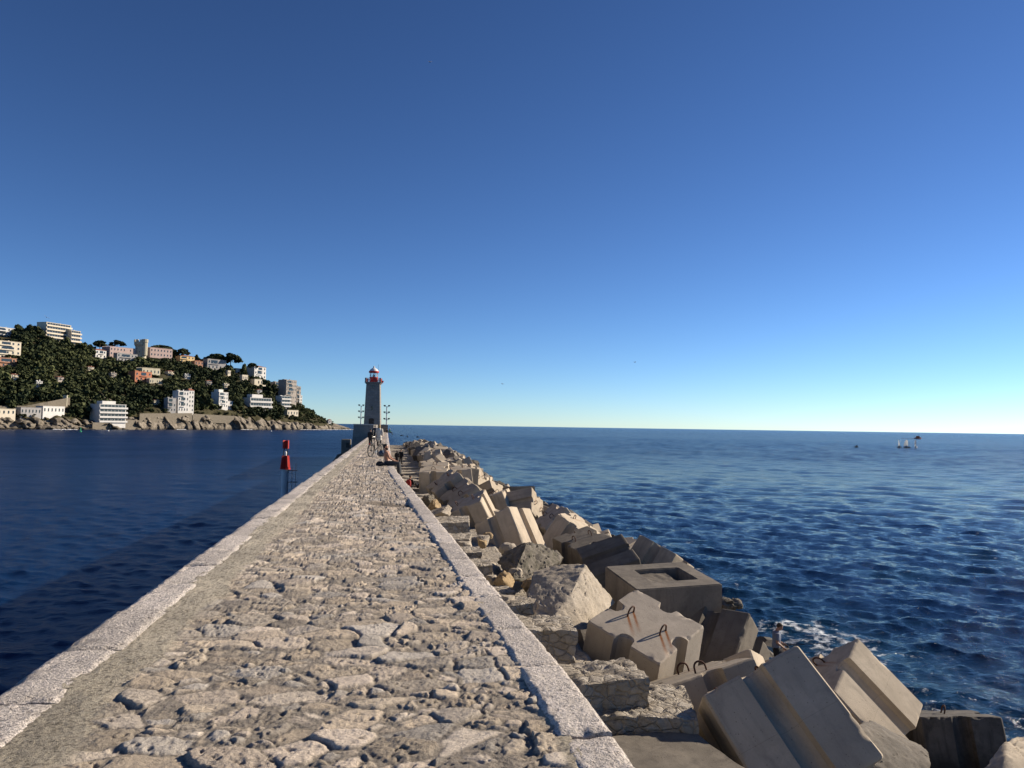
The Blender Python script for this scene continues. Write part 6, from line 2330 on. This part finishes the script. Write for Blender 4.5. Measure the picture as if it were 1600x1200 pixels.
def build_boats():
    for px, lab, dark, yaw in ((1404.5, 'leftmost of three sailing dinghies, its narrow white sail edge-on', 0, 1.9), (1417, 'middle of three sailing dinghies, its white sail broad', 1, 0.3), (1431, 'rightmost of three sailing dinghies, its white sail crossed by a dark patch', 2, 1.2)):
        r = thing('sailing_dinghy', lab, 'sailboat', sea_spot(px, 450), yaw - math.radians(25), 'sailing dinghies on the horizon side')
        b = MB()
        hull(b, 3.0, 1.2, 0.45, 0.05)
        b.obj('hull', M['whitepaint'] if dark == 2 else M['darkmetal'], r)
        MB().tube([(0.5, 0, 0.4), (0.5, 0, 3.6)], 0.05, 6).obj('mast', M['steel'], r)
        s = MB()
        sv = [(0.45, 0.02, 0.7), (-1.5, 0.25, 0.8), (-1.0, 0.45, 2.2), (-0.35, 0.25, 3.6), (0.45, 0.02, 3.3), (-0.2, 0.35, 2.0)]
        sb = [(x, y - 0.03, z) for x, y, z in sv]
        s.add(sv + sb, [(0, 1, 5), (1, 2, 5), (2, 3, 5), (3, 4, 5), (4, 0, 5), (6, 11, 7), (7, 11, 8), (8, 11, 9), (9, 11, 10), (10, 11, 6), (0, 6, 7, 1), (1, 7, 8, 2), (2, 8, 9, 3), (3, 9, 10, 4), (4, 10, 6, 0)])
        sa = s.obj('sail', M['sail'], r)
        r.scale = (1.25, 1.25, 1.25)
        if dark == 2:
            MB().box((-0.5, 0.2, 1.8), (1.1, 0.3, 0.5)).obj('sail_patch', M['black'], sa)
        MB().tube([(-0.3, 0.1, 0.45), (-0.35, 0.1, 0.85), (-0.33, 0.1, 1.05)], [0.2, 0.2, 0.12], 8).obj('sailor', M['black'], r)
    r = thing('inflatable_boat', 'small dark inflatable boat with a crouched figure, left of the dinghies', 'boat', sea_spot(1338.5, 440), 0.4)
    b = MB()
    hull(b, 2.6, 1.3, 0.4, 0.05)
    b.obj('hull', M['black'], r)
    MB().tube([(0.1, 0, 0.4), (0.0, 0, 0.9), (0.05, 0, 1.35)], [0.35, 0.33, 0.14], 8).obj('boatman', M['black'], r)
    MB().box((-1.35, 0, 0.5), (0.3, 0.35, 0.6)).obj('motor', M['darkmetal'], r)
    r = thing('motorboat', 'orange-brown motorboat trailing a white wake near the horizon', 'boat', sea_spot(1434, 1050), -0.15)
    b = MB()
    hull(b, 9, 3.2, 1.6, 0.1)
    b.obj('hull', M['orangehull'], r)
    MB().box((-0.3, 0, 2.7), (3.4, 2.4, 2.0)).box((-0.3, 0, 3.8), (3.8, 2.6, 0.2)).obj('cabin', M['orangehull'], r)
    MB().box((2.2, 0, 2.6), (1.3, 2.2, 1.5)).obj('wheelhouse', M['whitepaint'], r)
    MB().tube([(0, 0, 3.8), (0, 0, 6.4)], 0.08, 6).obj('mast', M['darkmetal'], r)
    w = MB()
    w.rings([[Vector((x, y * s_, 0.15)) for y in (-1, 1)] + [Vector((x, y * s_, 0.45)) for y in (1, -1)] for x, s_ in ((5, 0.4), (2, 2.4), (-6, 2.6), (-14, 2.0), (-22, 1.0))])
    w.obj('wake', M['white_sail'], r)
    for k, (px, d, lab) in enumerate(((628, 620, 'tiny dark rowing boat, leftmost of the trio right of the lighthouse'), (637, 560, 'tiny dark rowing boat in the middle of the trio right of the lighthouse'), (653, 560, 'tiny dark rowing boat, rightmost of the trio right of the lighthouse'))):
        r = thing('rowing_boat', lab, 'boat', sea_spot(px, d), 0.3 + k)
        b = MB()
        hull(b, 2.6, 1.0, 0.35, 0.05)
        b.obj('hull', M['black'], r)
        MB().tube([(0, 0, 0.3), (0, 0, 0.8), (0, 0, 1.1)], [0.25, 0.24, 0.12], 8).obj('rower', M['black'], r)
    r = thing('channel_buoy', 'green channel buoy off the shore rocks at left', 'buoy', sea_spot(126.5, 575))
    MB().lathe([(0.3, -0.6), (1.0, -0.2), (1.0, 0.5), (0.45, 0.8), (0.3, 2.4)], 14).obj('float', M['greenpaint'], r, smooth=True)
    MB().lathe([(0.6, 2.4), (0.02, 3.3)], 12).obj('topmark', M['greenpaint'], r)
    for px, d, lab in ((170, 640, 'small white mooring buoy below the white five-storey block'), (424, 800, 'small white mooring buoy left of the headland tip')):
        r = thing('mooring_buoy', lab, 'buoy', sea_spot(px, d))
        MB().lathe([(0.1, -0.6), (0.6, -0.3), (0.7, 0.2), (0.5, 0.6), (0.1, 0.75)], 12).obj('float', M['white_sail'], r, smooth=True)
        MB().tube([(0, 0, 0.7), (0, 0, 1.1)], 0.05, 6).obj('ring', M['steel'], r)
    for px, py, d, roll, lab in ((73, 496, 170, 0.5, 'gull gliding above the apartment slab on the hill'), (672, 97, 150, -0.3, 'gull high in the blue, near the top of the view'), (785, 600, 190, 0.2, 'gull low over the sea right of the lighthouse'), (992, 566, 190, -0.2, 'gull above the horizon, right of centre')):
        c = at_depth(px, py, d)
        r = thing('gull', lab, 'gull', c, 0.7)
        b = MB()
        loft(b, [((0, -0.24, 0), (0.03, 0, 0), (0, 0, 0.02)), ((0, -0.1, 0), (0.065, 0, 0), (0, 0, 0.06)), ((0, 0.08, 0.01), (0.07, 0, 0), (0, 0, 0.065)), ((0, 0.2, 0.02), (0.04, 0, 0), (0, 0, 0.04)), ((0, 0.28, 0.02), (0.012, 0, 0), (0, 0, 0.012))], 8)
        b.obj('body', M['feather'], r, smooth=True)
        for s_ in (-1, 1):
            w = MB()
            w.rings([[Vector((s_ * x, y0, z)), Vector((s_ * x, y1, z)), Vector((s_ * x, y1 * 0.9, z + 0.015)), Vector((s_ * x, y0 * 0.9, z + 0.015))] for x, y0, y1, z in ((0.04, -0.08, 0.1, 0.02), (0.3, -0.06, 0.12, 0.13), (0.62, -0.12, -0.05, 0.08))])
            w.obj('wing', M['feather'], r)
        r.rotation_euler = (0.1, roll, 0.7)
        r.scale = (1.0, 1.0, 1.0)


build_boats()


# surf where the swell meets the rocks
def foam_patch(lab, pts, seed):
    rng = np.random.default_rng(seed)
    V, F = [], []
    for (x, y, rx, ry) in pts:
        for k in range(14):
            cx_, cy_ = x + rng.normal(0, rx), y + rng.normal(0, ry)
            n0 = len(V)
            m = 7
            rad = rng.uniform(0.5, 1.6)
            V.append((cx_, cy_, 0.42 + rng.uniform(0, .3)))
            for j in range(m):
                a = 2 * math.pi * j / m
                V.append((cx_ + rad * 1.8 * math.cos(a) * rng.uniform(.6, 1.2), cy_ + rad * math.sin(a) * rng.uniform(.6, 1.2), -0.1))
            F += [(n0, n0 + 1 + j, n0 + 1 + (j + 1) % m) for j in range(m)]
    o = mesh_obj('surf', raw_mesh('surf', V, F, M['white_sail'], True))
    tag(o, kind='stuff')


tip = [(*sea_spot(px, shore(px) - 5)[:2], 7.0, 3.0) for px in np.linspace(478, 548, 14)]
mid = [(*sea_spot(px, shore(px) - 5)[:2], 3.0, 2.0) for px in (95, 108, 283, 385)]
foam_patch('', tip + mid, 4)
